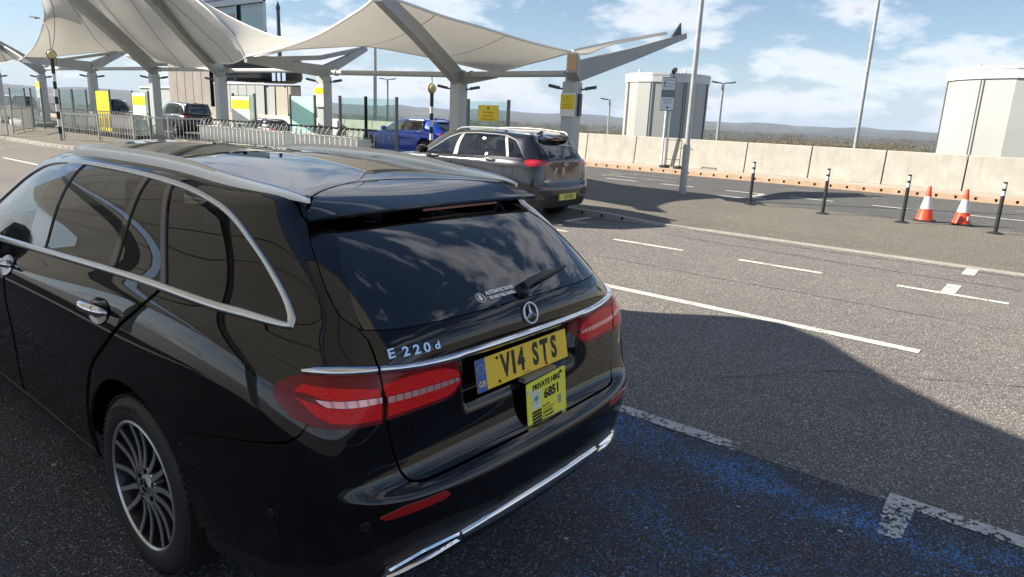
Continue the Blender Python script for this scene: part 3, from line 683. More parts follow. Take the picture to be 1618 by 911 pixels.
    def roofgrid(k0,k1,a0=-1,a1=1,off=0):
        V=[]
        for k in range(k0,k1):
            for s_ in np.linspace(a0,a1,NS):
                w=1-s_*s_; b=bd[k]; y=b[1]+(yc[k]-b[1])*w; z=b[2]+(zc[k]-b[2])*(.75*w+.25*(1-s_**4))
                V.append((b[0]*s_,y,z+off))
        n=k1-k0; return V,[(i*NS+j,i*NS+j+1,(i+1)*NS+j+1,(i+1)*NS+j) for i in range(n-1) for j in range(NS-1)]
    kseam=27
    m=MB(); m.add(*roofgrid(0,kseam),smooth=True); m.build('roof',P,car)
    m=MB(); m.add(*roofgrid(kseam,60,-.985,.985,.0005),smooth=True); m.build('glass_roof',mat('roof_glass',(.002,.002,.003),.02,0,.5,.01),car)
    m=MB(); m.add(*roofgrid(kseam-1,kseam+1,-.99,.99,-.004),smooth=True); m.build('roof_joint',M['gap'],car)
    m=MB(); V=[]
    for s_ in np.linspace(-1,1,41):
        w=1-s_*s_; y=bd[0][1]+(yc[0]-bd[0][1])*w; z=bd[0][2]+(zc[0]-bd[0][2])*(.75*w+.25*(1-s_**4))-.004; V+=[(bd[0][0]*s_,y+.01,z),(bd[0][0]*s_,y-.02,z-.002)]
    m.add(V,[(2*i,2*i+1,2*i+3,2*i+2) for i in range(40)]); m.build('spoiler_joint',M['gap'],car)
    # --- spoiler
    m=MB(); NA,NB=41,18; V=[]
    r0=np.array([ (bd[0][0]*s_*1.0, bd[0][1]+(yc[0]-bd[0][1])*(1-s_*s_), bd[0][2]+(zc[0]-bd[0][2])*(.75*(1-s_*s_)+.25*(1-s_**4))) for s_ in np.linspace(-1,1,NA)])
    for i in range(NB):
        t=i/(NB-1)
        for j,s_ in enumerate(np.linspace(-1,1,NA)):
            ye=.540+.004*abs(s_)**3; xe=.590*s_; ze=1.3905-.004*s_*s_-.004*abs(s_)**8
            p0=r0[j]-[0,.010,.001]
            tt=t; x=p0[0]*(1-tt)+xe*tt; y=p0[1]*(1-tt)+ye*tt
            z=p0[2]*(1-tt)+ze*tt+.010*math.sin(math.pi*tt)*(1-.5*abs(s_)**6)
            V.append((x,y,z))
    # lip and underside
    for j,s_ in enumerate(np.linspace(-1,1,NA)):
        p=V[(NB-1)*NA+j]; V.append((p[0],p[1]-.003,p[2]-.007))
    for j,s_ in enumerate(np.linspace(-1,1,NA)):
        p=V[(NB-1)*NA+j]; V.append((p[0]*.997,p[1]+.004,p[2]-.016))
    for j,s_ in enumerate(np.linspace(-1,1,NA)):
        q=B.surf(abs(s_)*2.25,16.35); n_=B.normal(abs(s_)*2.25,16.35); V.append((math.copysign(q[0]+.0*n_[0],s_),q[1]+.004*n_[1],q[2]+.004*n_[2]))
    m.add(V,[(i*NA+j,(i+1)*NA+j,(i+1)*NA+j+1,i*NA+j+1) for i in range(NB+2) for j in range(NA-1)],True)
    # side cheeks down to the shut line
    for s in(-1,1):
        jj=0 if s<0 else NA-1; top_=[V[i*NA+jj] for i in range(NB)]
        q=[(2.86,17.4),(2.90,16.43),(3.07,15.9)]
        ed=[(3.25,17.98),(3.05,17.75),(2.93,17.3),(2.89,17.0),(2.90,16.43),(2.99,16.05)]; lo_=B.surf(np.array([e[0] for e in ed]),np.array([e[1] for e in ed]))*[s,1,1]
        L=[]; 
        for i in range(NB):
            t=i/(NB-1)*(len(lo_)-1); a=int(min(t,len(lo_)-2)); f=t-a; L.append(lo_[a]*(1-f)+lo_[a+1]*f)
        VV=list(top_)+[tuple(p) for p in L]; m.add(VV,[(i,i+1,NB+i+1,NB+i) for i in range(NB-1)],True)
    sp=m.build('spoiler',P,gate)
    m=MB()
    for a,b in ((-.09,.33),): 
        xs=np.linspace(a,b,20); V=[]
        for x in xs: V+=[(x,.5475,1.377),(x,.5475,1.3655),(x,.556,1.3655),(x,.556,1.377)]
        m.add(V,[(i*4+j,i*4+(j+1)%4,i*4+4+(j+1)%4,i*4+4+j) for i in range(19) for j in range(4)])
    m.build('high_brake_light',mat('brake_light_red',(.20,.02,.015),.3,0,1),gate)
    # --- roof rails
    for s in(-1,1):
        us=np.linspace(3.9,11.9,66); m=MB(); V=[]
        e0=B.surf(us,np.full(66,17.72)); e0=e0[e0[:,1]>.86]; e0=np.concatenate([[(.541,.612,1.434),(.553,.69,1.441),(.566,.77,1.448)],e0])
        d_=np.r_[0,np.cumsum(np.linalg.norm(np.diff(e0,axis=0),axis=1))]; tt_=np.linspace(0,d_[-1],70)**1.0; e0=np.stack([np.interp(tt_,d_,e0[:,q]) for q in range(3)],1)
        for _ in range(25): e0[1:-1]=(e0[:-2]+2*e0[1:-1]+e0[2:])/4
        for k,p in enumerate(e0):
            t=k/69; hgt=.050*min(1,(t/.30))**.6*min(1,((1-t)/.2))**.6+.003; w=.0145*min(1,.35+t*6); x=p[0]-.004; z=p[2]-.003
            for (dx,dz) in ((w,-.3),(w,.55),(w*.86,.86),(w*.35,1.0),(-w*.45,1.0),(-w*.9,.84),(-w,.5),(-w,-.3)):
                V.append(((x+dx)*s,p[1],z+(dz*hgt if dz>0 else -.012)))
        n=8; m.add(V,[(k*n+j,k*n+(j+1)%n,(k+1)*n+(j+1)%n,(k+1)*n+j) for k in range(69) for j in range(n)],True)
        b=len(m.v)-len(V); m.f.append(tuple(b+j for j in range(n))); m.mi.append(0); m.sm.append(False)
        m.build('roof_rail',M['satin'],car)
    # antenna bump, wiper, emblem
    # --- rear window wiper
    m=MB(); c=Vector((.0,.155,1.128)); 
    def rs(x,zz,off=.0):
        u_,v_=B.find(0,zz,x=x,u0=max(x*3,.2),v0=12.5); p=B.surf(u_,v_); nn=B.normal(u_,v_); return Vector(p)+Vector(nn)*off
    a0=rs(.015,1.118,.018); m.tube([rs(.015,1.118,.0),a0,a0+Vector((0,-.002,.004))],[.03,.026,.012],16)
    pts=[rs(.01,1.122,.022),rs(.08,1.131,.024),rs(.17,1.139,.02),rs(.24,1.144,.012)]; m.tube(pts,[.017,.015,.013,.009],8)
    m.tube([rs(.13,1.130,.008),rs(.24,1.14,.007),rs(.36,1.148,.006)],[.006,.008,.005],6)
    m.build('rear_wiper',M['trimblack'],gate)
    # three-pointed star in a ring
    c=rs(.0,1.052,.006); nn=Vector(B.normal(0.02,11.15)); nn.x=0; nn.normalize(); ux=Vector((1,0,0)); uy=nn.cross(ux)*1
    if uy.z<0: uy=-uy
    m=MB(); R_=.0365; m.tube([c+ux*R_*math.cos(2*math.pi*i/40)+uy*R_*math.sin(2*math.pi*i/40) for i in range(40)],.0032,8,closed=True)
    for k in range(3):
        a=math.pi/2+2*math.pi*k/3; d=ux*math.cos(a)+uy*math.sin(a); q=ux*math.cos(a+math.pi/2)+uy*math.sin(a+math.pi/2)
        tip=c+d*R_; b1_=c+q*.0075-d*.0037; b2_=c-q*.0075-d*.0037; ap=c+nn*.0055
        m.add([tip,b1_,b2_,ap,c-nn*.004],[(0,1,3),(0,3,2),(0,2,4),(0,4,1)])
    m.build('emblem',mat('emblem_silver',(.86,.87,.88),.32,.85),gate)
    # model badge: on the left of the lid, letters following the surface
    u_,v_=B.find(0,1.031,x=.512,u0=2.,v0=10.8); nv=Vector(B.normal(u_,v_)); nv.x*=-1; xd=(Vector((1,0,0))-nv*nv.x).normalized(); yd=nv.cross(xd)
    for ch,x in zip('E220d',[-.587,-.543,-.508,-.473,-.436]):
        u_,v_=B.find(0,1.030,x=abs(x),u0=2.,v0=10.8); p=Vector(B.surf(u_,v_)); p.x*=-1
        text('badge_letter',ch,.040 if ch!='d' else .032,M['chrome'],gate,p+nv*.004,xd,yd,extrude=.0022,bold=.0010,sx=1.22)
    # window sticker
    p=rs(.115,1.106,.0); p.x*=-1
    def sfr(x,zz,off):
        u_,v_=B.find(0,zz,x=abs(x),u0=max(abs(x)*3,.2),v0=12.2); q=Vector(B.surf(u_,v_)); nv=Vector(B.normal(u_,v_)); 
        if x<0: q.x*=-1; nv.x*=-1
        xd=Vector((1,0,0))-nv*nv.x; return q+nv*off,xd,nv.cross(xd),nv
    o,xd,yd,nv=sfr(-.085,1.135,.003); text('sticker_text','AUTOMATIC DOOR',.0185,M['white'],gate,o,xd,yd,bold=.0011,sx=.86)
    o,xd,yd,nv=sfr(-.085,1.121,.003); text('sticker_text','DO NOT PULL HANDLE',.0155,M['white'],gate,o,xd,yd,bold=.0009,sx=.80)
    o,xd,yd,nv=sfr(-.190,1.126,.003); xd.normalize(); yd.normalize()
    m=MB(); m.tube([o+(xd*math.cos(t)+yd*math.sin(t))*.0185 for t in [2*math.pi*i/32 for i in range(32)]],.0011,5,closed=True)
    m.add([o+xd*(-.006)+yd*(-.011),o+xd*.005+yd*(-.011),o+xd*.008+yd*(-.001),o+xd*.006+yd*.003,o+xd*(-.006)+yd*.003],[(0,1,2,3,4)])
    for i,(dx,hh) in enumerate(((-.0055,.009),(-.002,.0115),(.0015,.0115),(.005,.009))): m.bar(o+xd*dx+yd*.002,o+xd*dx+yd*(.002+hh),.0024,.0006,up=tuple(nv))
    m.bar(o+xd*-.006+yd*-.006,o+xd*-.0115+yd*.001,.0026,.0006,up=tuple(nv)); m.build('sticker_symbol',M['white'],gate)
    # --- number plate
    pc=Vector((0,.112,.8795)); tl=.2; py=Vector((0,math.sin(tl),math.cos(tl))); px=Vector((1,0,0)); pn=px.cross(py)   # faces rearwards
    yel=NT('plate_yellow',col=(.78,.50,.02),rough=.35,coat=.3); yel.col(yel.ramp(yel.noise(9,3),[(.3,(.90,.58,.012)),(.7,(.97,.65,.02))]))
    m=MB(); m.prism([p for p in [( .26,.0555),(-.26,.0555),(-.26,-.0555),(.26,-.0555)]],-.003,.0,lambda x,y,z:pc+px*x+py*y+pn*z)
    plate=m.build('number_plate',yel.m,car,bevel=.001)
    blue=mat('plate_blue',(.01,.10,.42),.4,0,.3)
    m=MB(); m.prism([(-.2605,-.056),(-.212,-.056),(-.212,.056),(-.2605,.056)],.0005,.0012,lambda x,y,z:pc+px*x+py*y+pn*z)
    for i in range(12):
        pass
    m.build('plate_band',blue,plate)
    text('plate_letters','GB',.027,mat('plate_letter_gold',(.8,.62,.2),.5),plate,pc+px*-.236+py*-.030+pn*.0018,px,py,bold=.0007)
    m=MB()
    for i in range(12):
        a=2*math.pi*i/12; q=pc+px*(-.236+.0155*math.cos(a))+py*(.022+.0155*math.sin(a))+pn*.0018
        m.add([q+(px*math.cos(j*math.pi/5+math.pi/2)+py*math.sin(j*math.pi/5+math.pi/2))*(.0028 if j%2==0 else .0012) for j in range(10)],[tuple(range(10))])
    m.build('plate_stars',mat('plate_letter_gold'),plate)
    # letters 79 mm tall
    xs=[-.107,-.064,-.022,.062,.117,.176]
    for ch,x in zip('V14STS',xs):
        text('plate_letters',ch,.110,M['blacktext'],plate,pc+px*x+py*.0+pn*.0009,px,py,bold=.0048,sx=.68 if ch not in '1' else .8)
    text('plate_letters','BK PRINT 4U',.0075,M['blacktext'],plate,pc+px*.01+py*-.049+pn*.0009,px,py)
    m=MB()
    for (x,y) in ((-.150,.040),(.105,.040),(-.148,-.042),(.120,-.045)): m.tube([pc+px*x+py*y,pc+px*x+py*y+pn*.003],.0055,12)
    m.build('plate_screw',M['blacktext'],plate)
    # --- private hire plate
    tri=dict(TL=(829.9,605.5))
    hc=Vector((.085,.0641,.7126)); hy=Vector((-.06,.0752,.994)).normalized(); hx=Vector((1,-.003,-.006)); hx=(hx-hy*hx.dot(hy)).normalized(); hn=hx.cross(hy)
    hw,hh=.119,.0952
    hfn=lambda x,y,z:hc+hx*x+hy*y+hn*z
    m=MB(); rr=.008; pl=[]
    for (cx_,cy_,a0) in ((hw-rr,hh-rr,0),(-hw+rr,hh-rr,90),(-hw+rr,-hh+rr,180),(hw-rr,-hh+rr,270)):
        for k in range(5): a=rad(a0+k*22.5); pl.append((cx_+rr*math.cos(a),cy_+rr*math.sin(a)))
    m.prism(pl,-.003,0,hfn); yh=NT('licence_yellow',col=(.8,.8,.08),rough=.4,coat=.2); yh.col(yh.ramp(yh.noise(6,3),[(.3,(.93,.88,.07)),(.7,(.98,.93,.10))])); hp=m.build('licence_plate',yh.m,car)
    def ht(t,size,x,y,**k): text('licence_lettering',t,size,M['blacktext'],hp,hfn(x,y,.001),hx,hy,**k)
    ht('PRIVATE HIRE',.030,.0,.068,bold=.0012,sx=.92)
    ht('6851',.049,.030,.024,bold=.0022,sx=1.0)
    ht('V14 STS',.013,-.010,-.019,bold=.0004); ht('07/02/2026',.013,.000,-.046,bold=.0004); ht('4 Passengers',.0135,.004,-.060,bold=.0004); ht('SALOON/ESTATE',.009,.006,-.033)
    m=MB(); m.prism([(-.092,-.012),(-.040,-.012),(-.040,.055),(-.092,.055)],.0004,.001,hfn); cr=m.build('crest_label',mat('label_white',(.75,.78,.72),.5),hp)
    m=MB(); 
    m.tube([hfn(-.066+.021*math.cos(t),.026+.021*math.sin(t),.0012) for t in [2*math.pi*i/30 for i in range(30)]],.0006,4,closed=True)
    m.build('crest_ring',mat('crest_grey',(.3,.4,.33),.6),hp)
    m=MB(); m.add([hfn(*p,.0014) for p in ((-.074,.018),(-.066,.014),(-.058,.020),(-.054,.030),(-.060,.036),(-.067,.033),(-.075,.034),(-.079,.026))],[tuple(range(8))]); m.add([hfn(*p,.0014) for p in ((-.069,.004),(-.063,.004),(-.062,.010),(-.070,.010))],[(0,1,2,3)]); m.build('crest_mark',mat('crest_green',(.05,.35,.18),.6),hp)
    m=MB()
    for k in range(5): 
        y=-.020-.0125*k; m.prism([(-.093,y-.0095),(-.037,y-.0095),(-.037,y),(-.093,y)],.0004,.001,hfn)
    m.build('licence_bars',M['blacktext'],hp); m=MB(); m.prism([(-.072,-.090),(.085,-.090),(.085,-.082),(-.072,-.082)],.0004,.001,hfn); m.build('licence_footer',M['blacktext'],hp)
    m=MB(); m.tube([hfn(.088,.082,0),hfn(.088,.082,.004)],.0055,12); m.build('licence_screw',M['blacktext'],hp)
    m=MB(); m.prism([(.066,-.040),(.086,-.040),(.086,-.006),(.066,-.006)],.0004,.001,hfn); m.build('licence_hologram',mat('hologram',(.55,.6,.6),.25,.5),hp)
    m=MB()
    for (x,y) in ((-.094,-.088),(.094,-.079),(-.100,.066)):
        m.tube([hfn(x,y,-.004),hfn(x,y,.005)],.006,10); 
    m.tube([hfn(-.100,.066,.004),hfn(-.122,.069,.003)],.0045,8); m.build('licence_clip',mat('clear_plastic',(.7,.7,.68),.3),hp)
    # bracket + handle recess below the plate
    m=MB(); m.box((.06,.095,.812),(.19,.03,.02)); m.build('plate_bracket',mat('bracket_grey',(.35,.33,.30),.45,.6),gate)
    # --- wheels
    for (y,wd,xx) in ((WY,.275,.917),(4.095,.245,.915)):
        for s in(-1,1):
            w,t=build_wheel(car,xx*s,y,WZ,WR,.247,wd,s)
            if y==WY and s<0:
                for i,ch in enumerate('Cinturato'):
                    a=rad(62)-.098*i*.92+ .55
                    r_=.303; 
                    pos=Vector((-.0075*-1*-1,0,0))
                    rad_dir=Vector((0,math.cos(a),math.sin(a))); tan=Vector((0,math.sin(a),-math.cos(a)))
                    # seen from the left (-x): +y is to the left
                    text('tyre_lettering',ch,.030,mat('tyre_text',(.035,.035,.037),.8),w,Vector((-.0078,0,0))+rad_dir*r_,tan,rad_dir,extrude=.001,bold=.0005,sx=1.15)
        # arch liners
        for s in(-1,1):
            m=MB(); pr=[]
            n=28; V=[]
            for k in range(n+1):
                a=rad(-4)+rad(188)*k/n
                for (xx_,r) in ((.885,.418),(.60,.418),(.60,.02)): V.append((xx_*s,y+r*math.cos(a),WZ+.0+r*math.sin(a)))
            m.add(V,[(k*3+j,k*3+j+1,(k+1)*3+j+1,(k+1)*3+j) for k in range(n) for j in range(2)]); m.build('arch_liner',M['gap'],car)
    # --- inner shell, floor and cabin
    sh=lambda u0,u1,v0,v1:[(u0,v0),(u1,v0),(u1,v1),(u0,v1)]
    pcs=[]
    for s in(1,-1):
        pcs.append(patch(B,[(0,.3),(5.2,.3),(5.45,3.2),(5.75,4.8),(6.2,6.6),(6.98,7.8),(7.7,6.8),(8.05,4),(8.1,.5),(11,.5),(11,11.7),(0,11.7)],h=.06,off=-.03,sx=s,skirt=0))
    emit('inner_shell',pcs,M['gap'],car)  # opaque black shell, added to stop light leaking through the panel gaps
    m=MB(); m.box((0,2.5,.26),(1.55,4.4,.03)); m.box((0,.9,.72),(1.3,1.1,.02)); m.build('floor',M['gap'],car)
    for (x,y) in ((-.36,2.35),(.36,2.35),(-.42,1.42),(.42,1.42),(0,1.42)):
        st=MB(); st.box((x,y+.2,.62),(.5 if y>2 else .42,.5,.16)); st.bar((x,y,.62),(x,y-.22,1.18),.46 if y>2 else .4,.13,up=(0,1,0)); st.bar((x,y-.21,1.14),(x,y-.26,1.36),.25,.10,up=(0,1,0))
        st.build('seat',M['interior_grey'],car,bevel=.03)
    m=MB(); m.box((0,3.15,.86),(1.5,.45,.22)); m.box((0,3.5,.9),(1.4,.6,.08)); dsh=m.build('dashboard',M['interior'],car,bevel=.04)
    m=MB(); cc=Vector((.38,2.80,.96)); ax=Vector((0,-.92,.38)).normalized(); a_=Vector((1,0,0)); b_=ax.cross(a_)
    m.tube([cc+(a_*math.cos(t)+b_*math.sin(t))*.185 for t in [2*math.pi*i/28 for i in range(28)]],.016,8,closed=True)
    m.bar(cc-a_*.17,cc+a_*.17,.05,.03); m.tube([cc-ax*.16,cc+ax*.0],[.03,.06],12); m.build('steering_wheel',M['interior'],car)
    # door mirrors
    for s in(-1,1):
        m=MB(); m.tube([(s*.88,3.28,1.02),(s*.96,3.28,1.05)],[.03,.025],10); m.lathe([(.0,-.13),(.06,-.12),(.085,-.05),(.09,.03),(.07,.10),(.0,.115)],20,'X',c=(s*1.02,3.28,1.09)); m.build('door_mirror',P,car)
    return car
estate=build_estate()
HAZE=1.25e-4
# ------------------------------------------------------------------ ground, roads, kerbs, markings
def asphalt(name,c0,c1,speck=.35,bumpy=.5,blue=False,scale=1.0):
    scale*=1.55
    n=NT(name,col=(.1,.1,.1),rough=.9,spec=.25)
    big=n.noise(.35,4,.6); mid=n.noise(3.2,6,.65); fine=n.vor(95*scale,'Distance'); fc=n.vor(95*scale,'Color'); sepc=n.n('ShaderNodeSeparateColor'); n.l(fc,sepc.inputs[0])
    base=n.mix(n.ramp(big,[(.35,0.),(.68,1.)]),c0,c1)
    base=n.mix(n.math('MULTIPLY',n.ramp(mid,[(.35,0.),(.7,1.)]),.35),base,tuple(x*.62 for x in c0))
    st=n.ramp(sepc.outputs[0],[(0,.55),(.5,.92),(.85,1.25),(.94,2.1),(1,3.6)])
    stone=n.mix(1.0,base,st,'MULTIPLY')
    edge=n.ramp(fine,[(.30,1.),(.62,.42)])
    base=n.mix(1.0,stone,edge,'MULTIPLY')
    mp_=n.n('ShaderNodeMapping'); mp_.inputs['Scale'].default_value=(1.9,.10,1); n.l(n.tc.outputs['Object'],mp_.inputs[0]); trk=n.noise(1.0,4,.6,vec=mp_.outputs[0])
    base=n.mix(n.math('MULTIPLY',n.ramp(trk,[(.45,0.),(.72,1.)]),.30),base,tuple(x*.45 for x in c0)); oil=n.noise(.9,3,.5)
    base=n.mix(n.math('MULTIPLY',n.ramp(oil,[(.64,0.),(.72,1.)]),.35),base,tuple(x*.35 for x in c0))
    sp=n.vor(7*scale,'Distance'); spc=n.vor(7*scale,'Color'); s2=n.n('ShaderNodeSeparateColor'); n.l(spc,s2.inputs[0])
    spm=n.math('MULTIPLY',n.math('LESS_THAN',n.math('ADD',sp,n.math('MULTIPLY',n.noise(60,3),.06)),n.math('MULTIPLY_ADD',n.math('POWER',s2.outputs[0],3.0),.13,.05)),n.math('GREATER_THAN',s2.outputs[1],1-speck))
    base=n.mix(n.math('MULTIPLY',spm,.85),base,(.50,.485,.45))
    if blue:
        x,y,_=n.xyz()
        def band(a,b,soft,v): return n.math('MULTIPLY',n.math('MULTIPLY_ADD',v,1/soft,-a/soft,clamp=True),n.math('MULTIPLY_ADD',v,-1/soft,b/soft,clamp=True))
        xw=n.math('ADD',x,n.math('MULTIPLY',n.math('SUBTRACT',n.noise(1.3,3),.5),.5))
        edgeb=band(1.12,1.66,.18,xw); fill=n.math('MULTIPLY',band(-.6,1.62,.5,xw),.55)
        leftb=n.math('MULTIPLY',band(-2.2,-1.0,.3,x),.42); lf=n.math('MULTIPLY',leftb,band(.3,3.0,.4,y))
        m_=n.math('MAXIMUM',n.math('MAXIMUM',edgeb,fill),lf)
        gr=n.noise(115,5,.75); pt=n.noise(2.1,5,.6)
        k=n.math('MULTIPLY',m_,n.ramp(pt,[(.38,.12),(.62,1.)]))
        k=n.math('GREATER_THAN',n.math('ADD',n.math('MULTIPLY',sepc.outputs[2],.55),n.math('ADD',n.math('MULTIPLY',gr,.5),n.math('MULTIPLY',k,.27))),.86)
        base=n.mix(n.math('MULTIPLY',k,.9),base,(.06,.24,.58))
    n.col(base)
    h=n.math('ADD',n.math('MULTIPLY',fine,-1.0),n.math('MULTIPLY',n.noise(28,3),.6)); n.bump(h,bumpy,.006)
    return n.m
MA=asphalt('asphalt_lane',(.325,.30,.272),(.28,.26,.24),.40)
MB_=asphalt('asphalt_bay',(.135,.142,.160),(.105,.113,.134),.42,.7,True,.85)
MI=asphalt('asphalt_island',(.285,.262,.218),(.255,.235,.20),.30,.35)
MF=asphalt('asphalt_far_road',(.185,.182,.175),(.155,.155,.155),.08,.3)
def paint_mat(name,col,wear=.5,thr=.46):
    n=NT(name,col=col,rough=.7); g=n.noise(38,6,.7); p=n.noise(3.0,4,.6)
    k=n.math('GREATER_THAN',n.math('ADD',g,n.math('MULTIPLY',n.math('SUBTRACT',p,.5),.5)),thr-.0)
    n.col(n.ramp(n.noise(7,4),[(.3,tuple(c*.82 for c in col)),(.7,col)]))
    t=n.t; tr=t.nodes.new('ShaderNodeBsdfTransparent'); mx=t.nodes.new('ShaderNodeMixShader'); out=[x for x in t.nodes if x.type=='OUTPUT_MATERIAL'][0]
    n.l(k,mx.inputs[0]); n.l(tr.outputs[0],mx.inputs[1]); n.l(n.b.outputs[0],mx.inputs[2]); n.l(mx.outputs[0],out.inputs[0]); return n.m
LW=paint_mat('road_paint_white',(.72,.70,.62),.5,.40); LWW=paint_mat('road_paint_worn',(.60,.59,.55),.6,.455); LWF=paint_mat('road_paint_faint',(.42,.42,.40),.6,.50)
def sheet(name,poly,z,m,zf=None):
    b=MB(); b.add([(x,y,z if zf is None else zf(x,y)) for x,y in poly],[tuple(range(len(poly)))]); o=b.build(name,m); tag(o,kind='structure')
    if o.data.polygons[0].normal.z<0: o.data.flip_normals()
    return o
def strip(m,x0,x1,y0,y1,z): m.add([(x0,y0,z),(x1,y0,z),(x1,y1,z),(x0,y1,z)],[(0,1,2,3)])
sheet('asphalt_road',[(-60,-60),(22.6,-60),(22.6,150),(-60,150)],0,MA)
sheet('parking_bay_surface',[(-60,-60),(1.62,-60),(1.62,150),(-60,150)],.004,MB_)
sheet('far_road',[(13.95,-60),(20.34,-60),(20.34,150),(13.95,150)],.004,MF)
def iz(y): 
    t=min(max((y-3.5)/1.9,0),1); return .014+.092*t*t*(3-2*t)
IE=[(9.0,-60),(9.0,2.0),(9.0,3.3),(8.98,3.62),(8.90,3.9),(8.80,4.2),(8.76,4.7),(8.76,5.6),(8.76,12),(8.76,21),(8.2,23.2),(7.2,25),(7.0,27),(7.0,60),(7.0,150)]
ys=sorted(set([p[1] for p in IE]+[3.5,3.8,4.4,4.9,5.2,5.4]))
def ix(y): return float(np.interp(y,[p[1] for p in IE],[p[0] for p in IE]))
m=MB()
for a,b in zip(ys[:-1],ys[1:]):
    x0,x1=ix(a)+.12,ix(b)+.12; m.add([(x0,a,iz(a)),(13.95,a,iz(a)),(13.95,b,iz(b)),(x1,b,iz(b))],[(0,1,2,3)])
    m.add([(13.95,a,iz(a)),(13.95,a,-.02),(13.95,b,-.02),(13.95,b,iz(b))],[(0,1,2,3)])
tag(m.build('traffic_island',MI),kind='structure')
conc=NT('kerb_concrete',col=(.4,.38,.33),rough=.85); conc.col(conc.ramp(conc.noise(5,5),[(.3,(.30,.285,.25)),(.7,(.44,.42,.37))])); conc.bump(conc.noise(60,4),.3,.004)
m=MB(); m.cur=0
for a,b in zip(ys[:-1],ys[1:]):
    n_=max(1,int((min(b,60)-max(a,-10))/.9)) if b>-10 and a<60 else 1
    for i in range(n_):
        ya=a+(b-a)*i/n_+.004; yb=a+(b-a)*(i+1)/n_-.004; za,zb=iz(ya)+.004,iz(yb)+.004; xa,xb=ix(ya),ix(yb)
        m.add([(xa,ya,-.02),(xa+.12,ya,-.02),(xb+.12,yb,-.02),(xb,yb,-.02),(xa,ya,za),(xa+.12,ya,za),(xb+.12,yb,zb),(xb,yb,zb)],[(0,3,2,1),(4,5,6,7),(0,1,5,4),(1,2,6,5),(2,3,7,6),(3,0,4,7)])
m.cur=1
yy=4.75
while yy<60: m.box((ix(yy)-.0,yy,.05),(.006,.035,.055)); yy+=.42
tag(m.build('island_kerb',[conc.m,M['gap']]),kind='structure')
# far kerb and footway
kc=NT('kerb_terracotta',col=(.45,.3,.2),rough=.85); kc.col(kc.ramp(kc.noise(3,5),[(.3,(.44,.30,.20)),(.7,(.55,.41,.28))]))
fx_=20.34
m=MB(); m.cur=0
m.box((fx_+.075,45,.075),(.15,210,.17)); m.cur=1
yy=-9
while yy<62: m.box((fx_-.0,yy,.09),(.008,.06,.07)); yy+=.46
tag(m.build('far_kerb',[kc.m,M['gap']]),kind='structure')
fw=NT('footway_concrete',col=(.4,.33,.26),rough=.9); fw.col(fw.ramp(fw.noise(1.2,5),[(.3,(.36,.31,.25)),(.7,(.46,.41,.34))]))
sheet('footway',[(fx_+.15,-60),(22.7,-60),(22.7,150),(fx_+.15,150)],.155,fw.m)
# markings
m=MB(); Z=.009
strip(m,4.32,4.44,-.58,3.3,.005)
for (a,b) in ((2.74,3.86),(.9,1.95),(-1.0,.07),(-3.0,-2.0),(4.7,5.7),(6.6,7.6)): strip(m,6.95,7.05,a,b,.005)
strip(m,7.05,7.62,-.50,-.36,.005); strip(m,8.45,8.96,-.54,-.40,.005); strip(m,7.9,8.7,5.30,5.42,.005)
strip(m,4.32,4.44,17.0,22.0,.005); strip(m,4.32,4.44,8,12,.005)
for k in range(7): strip(m,-8+k*2.1,-7+k*2.1,26.5,30.2,.005)
tag(m.build('lane_marking',LW),kind='structure')
m=MB(); strip(m,1.60,1.705,-.13,.75,.009); strip(m,1.60,1.705,-3.2,-.88,.009)
m.add([(1.60,-.88,.0085),(1.60,-1.0,.0085),(1.28,-1.0,.0085),(1.28,-.90,.0085)],[(0,1,2,3)])
strip(m,1.60,1.705,2.2,3.4,.009); tag(m.build('bay_marking',LWW),kind='structure')
m=MB()
for (a,b) in ((8.69,9.74),(6.9,7.92),(4.92,5.95),(3.22,4.27),(1.33,2.33),(-.63,.35),(-2.6,-1.6),(10.7,11.7),(12.7,13.7)): strip(m,16.30,16.42,a,b,.009)
strip(m,15.5,16.3,4.86,4.98,.009)
for k in range(9): strip(m,14.78,14.9,5+k*4,9+k*4,.009)
m.add([(14.78,5,.009),(14.9,5,.009),(15.25,4.5,.009),(15.15,4.45,.009)],[(0,1,2,3)])
tag(m.build('far_lane_marking',LW),kind='structure')
m=MB(); strip(m,18.6,18.72,2.4,5.2,.009); strip(m,18.6,18.72,-.6,.1,.009); strip(m,18.6,18.72,8,11,.009); strip(m,17.2,18.2,10.2,10.5,.009); strip(m,17.3,17.5,8.0,10.0,.009); tag(m.build('faded_marking',LWF),kind='structure')

def crack(pts,w,seed):
    R=np.random.RandomState(seed); m=MB(); P=[]
    for (x0,y0),(x1,y1) in zip(pts[:-1],pts[1:]):
        n_=int(math.hypot(x1-x0,y1-y0)/.12)
        for i in range(n_): t=i/n_; P.append((x0+(x1-x0)*t+R.randn()*.012,y0+(y1-y0)*t+R.randn()*.012))
    V=[]
    for i,(x,y) in enumerate(P):
        a=P[max(0,i-1)]; b=P[min(len(P)-1,i+1)]; dx,dy=b[0]-a[0],b[1]-a[1]; l=math.hypot(dx,dy)+1e-9; ww=w*(.4+R.rand()); V+=[(x-dy/l*ww,y+dx/l*ww,.0035),(x+dy/l*ww,y-dx/l*ww,.0035)]
    m.add(V,[(2*i,2*i+1,2*i+3,2*i+2) for i in range(len(P)-1)]); return m
tar=NT('tar_joint',col=(.04,.038,.036),rough=.6); tar.col(tar.ramp(tar.noise(20,4),[(.3,(.05,.047,.044)),(.7,(.10,.094,.086))]))
